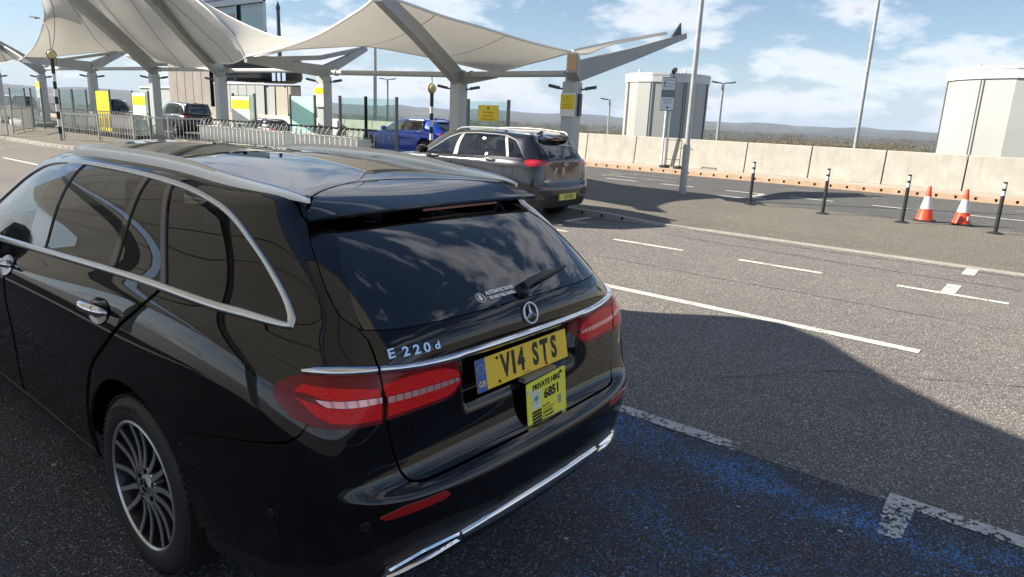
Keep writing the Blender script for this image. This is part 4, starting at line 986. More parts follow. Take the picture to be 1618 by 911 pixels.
for k,(pts,w) in enumerate((([(8.1,3.6),(7.9,0),(8.0,-6)],.010),([(5.75,14),(5.7,2),(5.8,-8)],.006),([(2.6,.4),(3.4,-.2),(4.1,-1.4)],.004),([(8.8,3.4),(8.7,1.5),(8.82,-.5),(8.75,-4)],.012))):
    tag(crack(pts,w,k).build('tar_joint',tar.m),kind='structure')
# ------------------------------------------------------------------ distant country
def hfun(az,r):
    return 0
gr_=NT('field_ground',col=(.1,.1,.05),rough=1)
v_=gr_.vor(.004,'Color'); sc=gr_.n('ShaderNodeSeparateColor'); gr_.l(v_,sc.inputs[0])
fieldc=gr_.ramp(sc.outputs[0],[(0,(.055,.075,.03)),(.3,(.09,.10,.045)),(.5,(.12,.10,.06)),(.7,(.05,.05,.03)),(1,(.16,.14,.10))])
wood=gr_.ramp(gr_.noise(.006,6,.7),[(.42,0.),(.50,1.)])
gr_.col(gr_.mix(wood,fieldc,gr_.mix(gr_.noise(.05,4),(.028,.026,.018),(.055,.045,.03))))
b=MB(); NAZ,RS=150,[24,60,120,240,420,700,1050,1500,2000,2600,3200,3800,4400,5200,6500]
rn=np.random.RandomState(5); ph=rn.rand(12)*6.28
def crest(az):   # pixels above the level line, by azimuth (deg from +y, clockwise)
    return np.interp(az,[-40,-15,5,15,30,42,52,60,75,88,100,130],[16,17,17,13,10,7,7,6,3.5,2.5,2.5,2.5])+1.1*math.sin(az*.9+ph[0])+.8*math.sin(az*2.3+ph[1])+.5*math.sin(az*5.1+ph[2])+.25*math.sin(az*11+ph[3])
for i,r in enumerate(RS):
    for j in range(NAZ):
        az=-60+220*j/(NAZ-1); a=rad(90-az)
        t=max(0,min(1,(r-2600)/1800)); top=crest(az)/1088*4400+1.7
        z=-9-6*min(1,r/1200)+ (top+15)*(t*t*(3-2*t)); 
        if 2600<r<4400: z+=6*math.sin(az*3+r*.01)
        if r>4400: z=top-20*(r-4400)/2000
        b.v.append((CAM_POS[0]+r*math.cos(a)*1.0,CAM_POS[1]+r*math.sin(a),z))
for i in range(len(RS)-1):
    for j in range(NAZ-1): b.f.append((i*NAZ+j,i*NAZ+j+1,(i+1)*NAZ+j+1,(i+1)*NAZ+j)); b.mi.append(0); b.sm.append(True)
terr=b.build('hills',gr_.m); tag(terr,kind='structure')
sk=MB(); sk.box((22.9,45,-6),(.5,210,12.2)); 
tag(sk.build('deck_edge',conc.m),kind='structure')
# bare winter scrub and woods beyond the wall: many twiggy clumps
def scrub(name,n,rng,azr,hgt,cols,seed,dens,leaf,drop):
    R=np.random.RandomState(seed); az=azr[0]+(azr[1]-azr[0])*R.rand(n); r=rng[0]+(rng[1]-rng[0])*R.rand(n)**1.2; a=np.radians(90-az)
    h=hgt*(.6+.6*R.rand(n)); top=1.7-drop*r*(.85+.4*R.rand(n)); w=h*(.7+.7*R.rand(n)); c=np.stack([CAM_POS[0]+r*np.cos(a),CAM_POS[1]+r*np.sin(a),top-h*.5],1)
    d=R.randn(n,dens,3); d/=np.linalg.norm(d,axis=2,keepdims=True); q=c[:,None]+d*np.stack([w,w,h*.5],1)[:,None]*(R.rand(n,dens,1)**.35)
    q=q.reshape(-1,3); s_=(np.repeat(h,dens)*leaf*(.5+R.rand(n*dens)))[:,None]; u=R.randn(n*dens,3); u/=np.linalg.norm(u,axis=1,keepdims=True); v=np.cross(u,R.randn(n*dens,3)); v/=np.linalg.norm(v,axis=1,keepdims=True)
    V=np.stack([q-u*s_-v*s_*.5,q+u*s_-v*s_*.4,q+u*s_*.2+v*s_*.9],1).reshape(-1,3); k=len(V)
    me=D.meshes.new(name); me.vertices.add(k); me.vertices.foreach_set('co',V.ravel()); me.loops.add(k); me.loops.foreach_set('vertex_index',np.arange(k)); me.polygons.add(k//3); me.polygons.foreach_set('loop_start',np.arange(0,k,3)); me.update(calc_edges=True); me.validate()
    nn=NT(name+'_twigs',col=(.08,.07,.04),rough=1,spec=.1); pos=nn.noise(.035,3)
    nn.col(nn.ramp(pos,[(.35,cols[0]),(.5,cols[1]),(.65,cols[2])])); o=link(name,me,nn.m); tag(o,kind='stuff'); return o
scrub('winter_scrub',700,(150,520),(8,104),6.5,[(.20,.16,.095),(.17,.15,.095),(.13,.13,.08)],3,420,.022,.0125)
scrub('far_woodland',1100,(650,2500),(-10,104),7,[(.11,.10,.075),(.14,.12,.09),(.09,.10,.07)],8,90,.06,.0068)

# ------------------------------------------------------------------ concrete parapet wall
cw=NT('parapet_concrete',col=(.45,.42,.34),rough=.85)
stain=cw.noise(2.2,6,.65); x_,y_,z_=cw.xyz()
vs=cw.n('ShaderNodeMapping'); vs.inputs['Scale'].default_value=(6,6,.35); cw.l(cw.tc.outputs['Object'],vs.inputs[0]); streak=cw.noise(1.0,5,.6,vec=vs.outputs[0])
cc_=cw.ramp(stain,[(.3,(.37,.355,.305)),(.7,(.47,.455,.40))]); cw.col(cw.mix(cw.math('MULTIPLY',cw.ramp(streak,[(.5,0.),(.75,1.)]),.35),cc_,(.28,.26,.21)))
cw.bump(cw.noise(30,5),.15,.01)
wall=empty('parapet_wall',(21.95,0,.155),label='long pale concrete parapet wall of big panels along the far kerb',cat='wall')
joints=[-40,-30,-24,-18,-14,-10.5,-7.4,-5.2,-3.1,-.98,1.17,3.29,5.47,7.6,9.75,11.9,14.1,16.3,18.5,20.7,22.9,25.1,27.3,29.6,32,35,38,42,47]
for a,b in zip(joints[:-1],joints[1:]):
    m=MB(); P=[(-.10,0),(.22,0),(.20,1.0),(.02,1.025),(0.0,1.0)]
    m.prism([(x,z) for x,z in P],a+.018,b-.018,lambda x,z,y:(x,y,z)); o=m.build('wall_panel',cw.m,wall,bevel=.012)
m=MB(); m.box((.12,3.5,.46),(.12,87,.9)); m.build('wall_core',M['gap'],wall)

# ------------------------------------------------------------------ posts, bollards, cones
galv=NT('galvanised_steel',col=(.45,.46,.47),rough=.45,metal=.35); galv.col(galv.ramp(galv.noise(9,5),[(.3,(.36,.37,.38)),(.7,(.50,.50,.49))]))
white=mat('white_painted_steel',(.68,.69,.68),.4); grey=mat('grey_painted_steel',(.16,.175,.18),.4); dgrey=mat('dark_grey_steel',(.05,.055,.06),.4)
def pole(name,base,topxy,h,r0,r1,label,cat,group=None,head=None):
    e=empty(name,base,label=label,cat=cat,group=group); m=MB(); dx,dy=topxy
    m.tube([(0,0,0),(0,0,.9),(dx*.12,dy*.12,h*.12+.0) if h*.12>.9 else (0,0,.95),(dx,dy,h)],[r0,r0,r0*.93,r1],14); m.build('post',galv.m,e)
    m=MB(); m.box((-r0-.0,0,.55),(.012,.09,.42)); 
    if head: head(e,dx,dy,h)
    return e
p=empty('lamp_post',(13.33,5.80,iz(5.8)),label='tall galvanised lamp post standing on the traffic island by the kerb',cat='lamp post')
m=MB(); m.tube([(0,0,0),(0,0,1.1)],.082,16); m.tube([(0,0,1.1),(0,0,1.16)],[.082,.062],16); m.tube([(0,0,1.16),(0.0,-.0,9.5)],[.062,.045],16); m.build('post',galv.m,p)
m=MB(); m.box((-.083,0,.62),(.012,.07,.36)); m.build('access_door',galv.m,p)
m=MB(); m.tube([(0,0,9.5),(.1,0,9.62),(1.1,0,9.75)],.03,8); m.box((1.3,0,9.74),(.6,.24,.09)); m.build('lamp_head',grey,p)
def far_lamp(x,y,zb,zt,r,label,double=True):
    e=empty('lamp_post',(x,y,zb),label=label,cat='lamp post'); m=MB(); m.tube([(0,0,0),(0,0,zt-zb)],[r,r*.6],10); m.build('post',galv.m,e)
    d=Vector((.62,-.78,0)).normalized(); L=.55 if double else .5; h=zt-zb
    for k,s in enumerate((-1,1) if double else (-1,)):
        m=MB(); m.bar(Vector((0,0,h-.03)),d*s*L*.5+Vector((0,0,h+.02)),.05,.05); m.bar(d*s*L*.45+Vector((0,0,h+.0)),d*s*L+Vector((0,0,h+.05)),.18,.06); m.build('lamp_head',grey,e)
    return e
O=lambda px_,h:None
far_lamp(26,31.9,-8,13.0,.13,'very tall thin lamp post rising behind the right-hand canopy')
far_lamp(30,35.4,-8,3.75,.10,'twin headed lamp post between the blue car and the canopy column')
far_lamp(30,18.1,-8,2.75,.09,'short single headed lamp post left of the round tank',False)
far_lamp(30,12.1,-8,3.60,.10,'twin headed lamp post just right of the left round tank')
far_lamp(24.2,4.72,-8,11.0,.085,'tall leaning lamp mast behind the parapet wall, between the two tanks')
far_lamp(30,52,-8,4.2,.10,'distant lamp post behind the yellow screen at the far left',False)
rub=mat('bollard_black',(.022,.022,.024),.55); refl=mat('reflective_white',(.60,.60,.60),.35)
proto=None
for i,(x,y,lb) in enumerate(((13.33,4.18,'nearest to the tall lamp post'),(13.35,2.64,'second from the tall lamp post'),(13.4,1.17,'just left of the two cones'),(13.3,-.36,'rightmost, beside the right-hand cone'))):
    if proto is None:
        proto=empty('flexible_bollard'); m=MB(); m.lathe([(.0,.035),(.05,.035),(.085,.028),(.13,.012),(.14,.0)],24); m.build('base',rub,proto)
        m=MB(); m.tube([(0,0,.02),(0,0,.93)],.034,16); m.build('post',rub,proto)
        for zc in (.86,.73): 
            m=MB(); m.tube([(0,0,zc-.045),(0,0,zc+.040)],.0352,16,cap=False); m.build('reflective_band',refl,proto)
        b_=proto
    else: b_=copy_tree(proto)
    b_.location=(x,y,iz(y)); tag(b_,'black flexible bollard with two white bands, '+lb,'bollard','bollards along the island edge')
org=NT('cone_orange',col=(.75,.07,.02),rough=.45); org.col(org.ramp(org.noise(9,4),[(.35,(.62,.055,.02)),(.7,(.78,.09,.03))]))
cproto=None
for i,(x,y,lb) in enumerate(((14.12,.90,'left one of the pair on the island'),(14.17,.27,'right one of the pair on the island'))):
    c_=empty('traffic_cone',(x,y,.012),rz=.1*i); m=MB(); pl=[]
    for (cx_,cy_,a0) in ((.12,.12,0),(-.12,.12,90),(-.12,-.12,180),(.12,-.12,270)):
        for k in range(4): a=rad(a0+k*30); pl.append((cx_+.06*math.cos(a),cy_+.06*math.sin(a)))
    m.prism(pl,0,.035); m.build('base',M['rubber'],c_)
    m=MB(); m.lathe([(.165,.035),(.158,.05),(.111,.25),(.056,.50),(.029,.69),(.024,.70),(.0,.70)],32); m.build('cone_body',org.m,c_)
    m=MB(); m.lathe([(.1125,.25),(.0575,.50)],32); m.build('reflective_sleeve',refl,c_)
    if i: m=MB(); m.box((-.10,-.105,.14),(.02,.05,.08),rz=.8); m.build('label',refl,c_)
    tag(c_,'orange and white traffic cone, '+lb,'traffic cone','traffic cones on the island')
# barrow-like sign frame by the wall
sf=empty('sign_frame',(21.1,9.75,.155),label='empty wire sign frame with two black feet leaning by the parapet wall',cat='sign frame')
m=MB()
for y in (.42,-.10): m.tube([(0,y,.05),(0.02,y,.98)],.014,6)
m.tube([(0,.42,.98),(0,-.10,.98)],.014,6); m.tube([(0,.42,.3),(0,-.10,.3)],.012,6); m.build('frame',dgrey,sf)
m=MB()
m.tube([(-.15,.05,.03),(-.08,-.05,.72),(-.08,-.6,.70)],.014,6); m.build('prop',dgrey,sf)
for y in (.42,-.12): m=MB(); m.box((-.1,y,.05),(.4,.22,.09)); m.build('foot',M['rubber'],sf,bevel=.02)

# ------------------------------------------------------------------ round panelled tanks
tk=[]
tkm=NT('tank_cladding',col=(.6,.61,.58),rough=.45); tkm.col(tkm.ramp(tkm.noise(.4,4),[(.3,(.37,.38,.36)),(.7,(.43,.44,.42))]))
seam=mat('tank_seam',(.12,.12,.13),.6); capm=mat('tank_cap_white',(.62,.61,.60),.5)
def tank(x,y,r,zt,label,rot,cap_h,n=16):
    e=empty('storage_tank',(x,y,-8),label=label,cat='tank'); h=zt+8
    m=MB(); P=[(r*math.cos(rot+2*math.pi*k/n),r*math.sin(rot+2*math.pi*k/n)) for k in range(n)]; m.prism(P,0,h-cap_h); m.build('tank_wall',tkm.m,e)
    m=MB(); P2=[(a*1.022,b*1.022) for a,b in P]; m.prism(P2,h-cap_h,h-.06); m.prism([(a*1.03,b*1.03) for a,b in P],h-.10,h); m.build('cap',capm,e)
    for k in range(0,n):
        if k%2==0:
            a=rot+2*math.pi*k/n; m=MB(); 
            for dd in (-.06,.06): m.box((r*math.cos(a)-dd*math.sin(a),r*math.sin(a)+dd*math.cos(a),(h-cap_h)/2),(.035,.035,h-cap_h-.01),rz=a)
            m.build('downpipe',seam,e)
    for k in range(3): m=MB(); a=k*2.1; m.tube([(r*.7*math.cos(a),r*.7*math.sin(a),h),(r*.7*math.cos(a),r*.7*math.sin(a),h+.25)],.05,8); m.build('vent',capm,e)
    return e
tank(31.2,15.55,2.06,4.02,'pale grey round tank with faceted sides behind the direction sign',.12,.42)
tank(34.0,.75,2.95,4.34,'larger pale round tank at the right edge behind the wall',.28,.45)
# direction sign
sg=empty('direction_sign',(21.6,10.57,0),label='two-part white direction sign on twin posts with a camera on top',cat='sign')
sxd=Vector((math.sin(rad(51)),0,0)); ang=rad(-48)
sdx=Vector((.62,-.785,0)).normalized(); 
def on(x,z,d=0): return Vector((0,0,0))+sdx*x+Vector((0,0,z))+Vector((-sdx.y*-1,sdx.x*-1,0))*0+Vector((sdx.y,-sdx.x,0))*d
m=MB(); m.tube([on(-.02,.1,-.05),on(-.02,3.2,-.05)],.04,10); m.build('post',white,sg); m=MB(); m.tube([on(.12,.1,-.05),on(.12,3.2,-.05)],.04,10); m.build('post',white,sg)
m=MB(); m.bar(on(-.02,2.13,.0),on(-.02,3.30,.0),.50,.03,up=tuple(sdx.cross(Vector((0,0,1))))); m.build('backing_board',grey,sg)
for z0,z1 in ((2.16,2.60),(2.86,3.27)):
    m=MB(); m.bar(on(-.02,z0,.022),on(-.02,z1,.022),.45,.01,up=tuple(sdx.cross(Vector((0,0,1))))); m.build('sign_panel',mat('sign_white',(.62,.65,.70),.4),sg)
def st(t,s,x,z,**k): text('sign_lettering',t,s,M['blacktext'],sg,on(x,z,.034),sdx,(0,0,1),**k)
st('Open parking',.062,.0,3.20); st('British Airways',.055,.02,3.07); st('First Check in',.055,.02,2.97)
st('International',.065,-.02,2.52); st('departures',.065,-.02,2.42)
m=MB(); m.add([on(-.19,2.94,.036),on(-.17,2.94,.036),on(-.17,3.08,.036),on(-.15,3.08,.036),on(-.18,3.16,.036),on(-.21,3.08,.036),on(-.19,3.08,.036)],[tuple(range(7))]); m.build('arrow',M['blacktext'],sg)
m=MB(); m.add([on(.06,2.24,.036),on(.06,2.26,.036),on(-.0,2.26,.036),on(-.0,2.30,.036),on(-.07,2.25,.036),on(0,2.20,.036),on(-.0,2.24,.036)],[tuple(range(7))]); m.build('arrow',M['blacktext'],sg)
m=MB(); m.tube([on(.12,3.28),on(.12,3.44)],.022,8); m.bar(on(.08,3.46,.06),on(.19,3.58,-.08),.12,.12); m.build('camera',M['blacktext'],sg)

# ------------------------------------------------------------------ air
m=MB(); m.box((450,200,34),(13600,13800,110))
hm=D.materials.new('haze_air'); hm.use_nodes=True; t=hm.node_tree; t.nodes.clear(); o_=t.nodes.new('ShaderNodeOutputMaterial'); v=t.nodes.new('ShaderNodeVolumePrincipled')
v.inputs['Density'].default_value=HAZE; v.inputs['Color'].default_value=(.66,.80,1,1); t.links.new(v.outputs[0],o_.inputs['Volume'])
me=m.mesh('haze'); me.materials.append(hm); hz_=D.objects.new('haze',me); C.objects.link(hz_); tag(hz_,kind='stuff')
# ------------------------------------------------------------------ tensile canopies
CV={'s1_PR':[(7.0,9.17,3.77),(7.9,9.43,3.77),(8.9,9.38,3.65),(9.8,9.13,3.54),(10.7,8.8,3.39),(11.5,8.51,3.29),(12.0,8.28,3.24)],
's1_MR':[(12.2,10.69,2.8),(12.1,10.09,2.88),(12.0,9.42,2.99),(12.0,8.86,3.09),(12.0,8.27,3.22)],
's1_LM':[(9.0,17.11,2.99),(10.5,17.5,3.31),(12.0,17.39,3.54),(13.0,16.94,3.66),(13.2,15.25,3.45),(12.8,13.22,3.17),(12.4,11.64,2.93),(12.2,10.69,2.8)],
's1_LP':[(9.0,17.11,3.01),(8.6,14.88,3.11),(8.2,12.73,3.31),(7.6,10.81,3.53),(7.2,9.72,3.65),(7.0,9.17,3.77)],
's2_top':[(9.5,33.68,5.89),(8.7,29.21,5.74),(8.2,26.07,5.52),(8.4,24.23,5.75),(8.2,21.8,5.18),(7.8,19.71,4.92),(7.9,18.83,4.77),(8.2,18.31,4.52)],
's2_bot':[(10.0,38.06,3.39),(12.0,40.65,3.69),(13.0,39.28,3.91),(13.5,36.2,4.01),(13.0,32.19,3.66),(12.5,29.08,3.28),(12.0,26.33,3.01),(11.5,23.59,3.13),(10.5,20.54,2.99),(9.0,17.11,2.99)],
's2_left':[(9.5,33.68,5.89),(9.6,33.49,5.22),(9.8,34.65,4.54),(9.9,36.05,3.89),(10.0,38.06,3.39)],
's2_right':[(8.2,18.31,4.52),(8.3,17.63,4.14),(8.5,17.22,3.73),(8.8,17.15,3.37),(9.0,17.11,2.99)],
's3_top':[(15.0,31.54,6.52),(15.5,31.01,6.07),(15.5,28.9,5.37),(15.0,25.65,4.61),(14.0,21.98,4.09),(13.0,19.42,3.87)],
's3_bot':[(13.0,27.67,5.81),(13.0,25.72,4.78),(13.0,24.62,4.16),(12.0,22.19,3.38),(12.0,20.91,3.4),(12.9,19.28,3.85)],
's4_top':[(11.0,51.02,5.53),(10.5,45.32,4.64),(10.0,40.43,3.96),(10.0,38.06,3.39)],
's4_bot':[(13.0,60.65,3.25),(12.5,53.66,3.4),(11.5,46.04,3.44),(10.0,38.06,3.39)],
's5_a':[(12.0,8.24,3.24),(13.0,8.2,3.46),(14.0,8.1,3.68),(15.6,7.78,4.02)],
's5_b':[(12.0,8.24,3.19),(13.2,8.59,3.3),(15.0,9.02,3.71),(16.2,8.09,4.07)],
'armA':[(12.1,8.15,2.79),(14.0,7.8,3.34),(16.0,7.41,3.97)],
'armA2':[(12.0,8.21,2.82),(11.1,7.6,2.88)],
'armB':[(12.0,11.88,2.65),(9.0,10.24,3.36),(6.9,9.05,3.75)],
'armC1':[(12.0,17.67,2.84),(10.3,17.22,2.88),(9.0,17.11,2.94)],
'armC2':[(12.0,17.67,2.84),(13.3,18.3,3.29),(14.6,18.8,3.8)],
'armD':[(12.0,23.97,2.88),(10.0,22.13,3.72),(8.0,20.21,4.6),(7.4,19.77,4.89)],
'armE':[(12.0,29.34,3.01),(10.0,27.39,3.93),(8.0,25.68,4.9),(7.3,24.9,5.18)],
'armF1':[(12.0,35.6,3.12),(10.8,36.31,3.26),(10.0,38.08,3.33)],
'armF2':[(12.0,35.6,3.12),(13.2,36.78,3.61),(14.5,37.66,4.14)],
'armG':[(12.0,42.22,3.05),(11.0,41.98,3.66),(9.5,41.09,4.33)],
'B_low':[(12.0,11.83,2.62),(12.2,10.69,2.72)],}
fab=NT('canopy_fabric',col=(.62,.58,.48),rough=.85,spec=.2)
fab.col(fab.ramp(fab.noise(.5,5,.6),[(.3,(.55,.535,.49)),(.7,(.63,.615,.57))]))
t_=fab.t; trn=t_.nodes.new('ShaderNodeBsdfTranslucent'); trn.inputs[0].default_value=(.56,.54,.48,1); mxs=t_.nodes.new('ShaderNodeMixShader'); mxs.inputs[0].default_value=.30
ot=[x for x in t_.nodes if x.type=='OUTPUT_MATERIAL'][0]; fab.l(fab.b.outputs[0],mxs.inputs[1]); fab.l(trn.outputs[0],mxs.inputs[2]); fab.l(mxs.outputs[0],ot.inputs[0])
fab.bump(fab.noise(2.2,5,.6),.25,.05); FAB=fab.m; ROPE=mat('canopy_edge_white',(.78,.77,.72),.5); SEAM=mat('canopy_seam',(.30,.28,.23),.8)
ARM=NT('canopy_steel',col=(.3,.31,.31),rough=.5,metal=0); ARM.col(ARM.ramp(ARM.noise(1.5,4),[(.3,(.30,.315,.315)),(.7,(.36,.37,.365))])); ARM=ARM.m
COLM=mat('canopy_column_paint',(.46,.475,.47),.45)
def resamp(L,n):
    L=np.array(smooth_poly(L,8)); 
    d=np.r_[0,np.cumsum(np.linalg.norm(np.diff(L,axis=0),axis=1))]; t=np.linspace(0,d[-1],n); return np.stack([np.interp(t,d,L[:,k]) for k in range(3)],1)
def sail(label,top,right,bottom,left,seams=4,n=28,sag=0.,edges='trbl',group=None):
    """Coons patch; top and bottom run left to right, left and right run top to bottom"""
    T_,B_,L_,R_=resamp(top,n),resamp(bottom,n),resamp(left,n),resamp(right,n)
    G=np.zeros((n,n,3))
    for i in range(n):
        v=i/(n-1)
        for j in range(n):
            u=j/(n-1)
            G[i,j]=(1-v)*T_[j]+v*B_[j]+(1-u)*L_[i]+u*R_[i]-((1-u)*(1-v)*T_[0]+u*(1-v)*T_[-1]+(1-u)*v*B_[0]+u*v*B_[-1])
            G[i,j,2]-=sag*math.sin(math.pi*u)*math.sin(math.pi*v)
    e=empty('canopy_sail',label=label,cat='canopy',group=group)
    m=MB(); m.add(G.reshape(-1,3),[(i*n+j,i*n+j+1,(i+1)*n+j+1,(i+1)*n+j) for i in range(n-1) for j in range(n-1)],True); m.build('fabric',FAB,e)
    for c_,L in zip('trbl',(G[0],G[:,-1],G[-1],G[:,0])):
        if c_ in edges: m=MB(); m.tube([tuple(p) for p in L],.028,6); m.build('edge_cable',ROPE,e)
    for k in range(1,seams+1):
        j=int(round(k*(n-1)/(seams+1))); m=MB()
        L=G[:,j]; off=np.array([0,0,-.012])
        V=[]; 
        for p in L: V+=[tuple(p+off+[-.014,0,0]),tuple(p+off+[.014,0,0])]
        m.add(V,[(2*i,2*i+1,2*i+3,2*i+2) for i in range(n-1)]); m.build('seam',SEAM,e)
    return e,G
# top = P->R, right = R->M, bottom = L->M, left = P->L
e1,G1=sail('cream fabric canopy sail peaking above the blue car and the dark grey car',CV['s1_PR'],CV['s1_MR'][::-1],CV['s1_LM'],CV['s1_LP'][::-1],seams=2,sag=.10)
sail('big cream canopy sail at the upper left stretched over two raked arms',CV['s2_top'],CV['s2_right'],CV['s2_bot'],CV['s2_left'],seams=7,sag=.25)
sail('white canopy sail seen from above behind the big left sail',CV['s3_top'],[CV['s3_top'][-1],tuple((np.array(CV['s3_top'][-1])+np.array(CV['s3_bot'][-1]))/2),CV['s3_bot'][-1]],CV['s3_bot'],[CV['s3_top'][0],tuple((np.array(CV['s3_top'][0])+np.array(CV['s3_bot'][0]))/2),CV['s3_bot'][0]],seams=0)
sail('low cream canopy sail cut by the left edge of the picture',CV['s4_top'],[CV['s4_top'][-1],(10,38.06,3.385),(10,38.05,3.38)],CV['s4_bot'],[CV['s4_top'][0],(12,56,4.4),CV['s4_bot'][0]],seams=2)
sail('thin white canopy sail seen edge-on at the right end of the row',CV['s5_a'],[CV['s5_a'][-1],(15.9,7.9,4.045),CV['s5_b'][-1]],CV['s5_b'],[(12,8.24,3.24),(12,8.24,3.22),(12,8.24,3.19)],seams=0)
def arm(m,pts,w0,w1,h0,h1):
    n=len(pts)
    for i in range(n-1):
        a,b=i/(n-1),(i+1)/(n-1)
        m.bar(pts[i],pts[i+1],w0+(w1-w0)*a,h0+(h1-h0)*a,w2=w0+(w1-w0)*b,h2=h0+(h1-h0)*b)
def column(x,y,zf,label,arms,sign=None,base=.1,wd=.34):
    e=empty('canopy_column',(x,y,0),label=label,cat='canopy column',group='steel columns of the canopy row'); o=Vector((x,y,0))
    m=MB(); m.box((0,0,(zf+base)/2),(wd,wd,zf-base)); m.build('column',COLM,e,bevel=.03)
    m=MB(); m.box((0,0,zf+.12),(wd*.9,wd*.7,.4)); m.build('arm_joint',ARM,e,bevel=.04)
    for (pts,w0,w1,h0,h1) in arms:
        m=MB(); pts=[Vector(p)-o for p in pts]; arm(m,pts,w0,w1,h0,h1); m.build('arm',ARM,e)
    for s in (-1,1):
        m=MB(); d=Vector((.62,-.785,0))*s; m.bar(d*.15+Vector((0,0,zf-.18)),d*.40+Vector((0,0,zf-.14)),.05,.04); m.bar(d*.30+Vector((0,0,zf-.15)),d*.56+Vector((0,0,zf-.10)),.13,.07); m.build('uplighter',dgrey,e)
    return e
column(12.0,8.19,2.55,'pale column at the right end of the canopy row, beside the concrete wall',[(CV['armA'],.14,.10,.46,.14)])
cA=[o for o in C.objects if o.name=='canopy_column'][-1]
m=MB(); arm(m,[Vector(p)-Vector((12,8.19,0)) for p in ((12,8.15,2.80),(11.1,7.62,2.90))],.26,.24,.44,.42); m.build('cut_arm',ARM,cA); 
m=MB(); arm(m,[Vector(p)-Vector((12,8.19,0)) for p in ((11.1,7.62,2.90),(11.09,7.614,2.901))],.20,.20,.34,.34); m.build('arm_end_board',mat('timber_end',(.30,.19,.10),.7),cA)
m=MB(); m.tube([(0,0,2.9),(0,0,3.2)],.07,8); m.build('sail_anchor',COLM,cA)
m=MB(); m.prism([(0,0),(.5,0),(.42,.42)],-.02,.02,lambda x,z,y:Vector((3.35+x*.9,-.66-x*.2+y,3.80+x*.1+z))); m.build('arm_fin',dgrey,cA)
cB=column(12.0,11.83,2.52,'pale column behind the dark grey car, carrying the long raked arm',[(CV['armB'],.20,.16,.42,.26),([(12,11.83,2.62),(12.2,10.69,2.70)],.16,.12,.34,.10)])
cC=column(12.0,17.68,2.69,'column with a white sign between the mint panel and the blue car',[(CV['armC1'],.16,.12,.36,.18),(CV['armC2'],.16,.12,.34,.16),([(9.05,17.11,2.93),(12,17.9,3.25),(14.6,18.8,3.82)],.10,.10,.14,.14)])
column(12.0,23.99,2.72,'column in front of the grey building with a long raked arm',[(CV['armD'],.22,.20,.50,.40)])
column(12.0,29.32,2.80,'column beside the dark van with a long raked arm',[(CV['armE'],.22,.20,.50,.40)])
column(12.0,35.67,2.86,'column next to the yellow screen',[(CV['armF1'],.18,.14,.5,.25),(CV['armF2'],.18,.14,.45,.2),([(10,38.08,3.3),(12,39.5,3.5),(13.5,36.3,3.95)],.1,.1,.12,.12)])
column(12.0,42.3,2.84,'column right of the leftmost screens, left of the striped beacon',[(CV['armG'],.18,.18,.45,.35),([(12,42.3,2.9),(13.5,45.5,3.7)],.16,.14,.4,.2)])
column(12.0,49.5,2.9,'column cut by the left edge of the picture',[([(12,49.5,2.95),(10.5,45.5,3.5)],.18,.14,.5,.25)])
def tie(a,b,label):
    e=empty('tie_beam',a,label=label,cat='beam',group='round tie beams between the canopy columns'); m=MB(); m.tube([(0,0,0),tuple(Vector(b)-Vector(a))],.075,12); m.build('tube',COLM,e)
    m=MB(); m.tube([tuple((Vector(b)-Vector(a))*.06),tuple((Vector(b)-Vector(a))*.075)],.10,12); m.build('flange',ARM,e)
tie((12,11.6,2.72),(12,8.4,2.73),'grey tie beam between the two rightmost canopy columns')
tie((12,17.4,2.80),(12,12.1,2.72),'grey tie beam between the sign column and the raked arm column')
tie((12,23.7,2.90),(12,18.0,2.86),'sunlit tie beam in front of the round dark tower')
tie((12,29.1,2.98),(12,24.3,2.94),'sunlit tie beam in front of the brown concrete block')
tie((12,35.4,3.05),(12,29.6,3.02),'grey tie beam left of the brown concrete block')
tie((12,42.0,3.08),(12,36.0,3.08),'grey tie beam passing behind the striped beacon')

# the canopy that shades the near car: overhead to the left, outside the picture
K=(1.06,5.2,4.0)
sail('canopy sail overhead shading the black estate car',[(-10,12,4.2),(-7,12.4,3.9),(-4,13.2,3.9),(-2,14,4.2)],[(-2,14,4.2),(-1.1,11,4.1),(-.15,8.0,4.0),(.37,6.43,4.0),(.76,5.86,4.0),(1.0,5.5,4.0),K],[(-8,-3.5,4.9),(-4.6,-.9,4.45),(-2.15,1.3,4.05),(-.9,2.5,4.0),(-.34,3.33,4.0),(-.13,3.73,4.0),(.18,4.14,4.0),(.59,4.56,4.0),(.92,4.88,4.0),K],[(-10,12,4.2),(-9.2,8,3.6),(-8.8,3,3.8),(-8,-3.5,4.9)],seams=9,sag=.35)
sail('added canopy sail for reflections, overhead beyond the left edge of the picture',[(-11,30,4.4),(-7,29,4),(-3,29.5,4.4)],[(-3,29.5,4.4),(-2.6,22,3.7),(-2.4,14.4,4.1)],[(-11,12,4.2),(-7,13.2,3.7),(-2.4,14.4,4.1)],[(-11,30,4.4),(-10,21,3.8),(-11,12,4.2)],seams=7,sag=.3)  # unseen sail, added so fabric reflections carry on along the car side
sail('added canopy sail for ground shade, overhead behind the black estate car',[(-8,-3.7,4.9),(-4.6,-1.1,4.5),(-2.2,1.0,4.2),(-.9,.2,4.1)],[(-.9,.2,4.1),(-.7,-3,4.0),(-.1,-6.5,4.2)],[(-9,-9,4.6),(-4,-8,4.3),(-.1,-6.5,4.2)],[(-8,-3.7,4.9),(-8.6,-6,4.6),(-9,-9,4.6)],seams=5,sag=.2)  # unseen sail, added to shade the ground the tailgate reflects
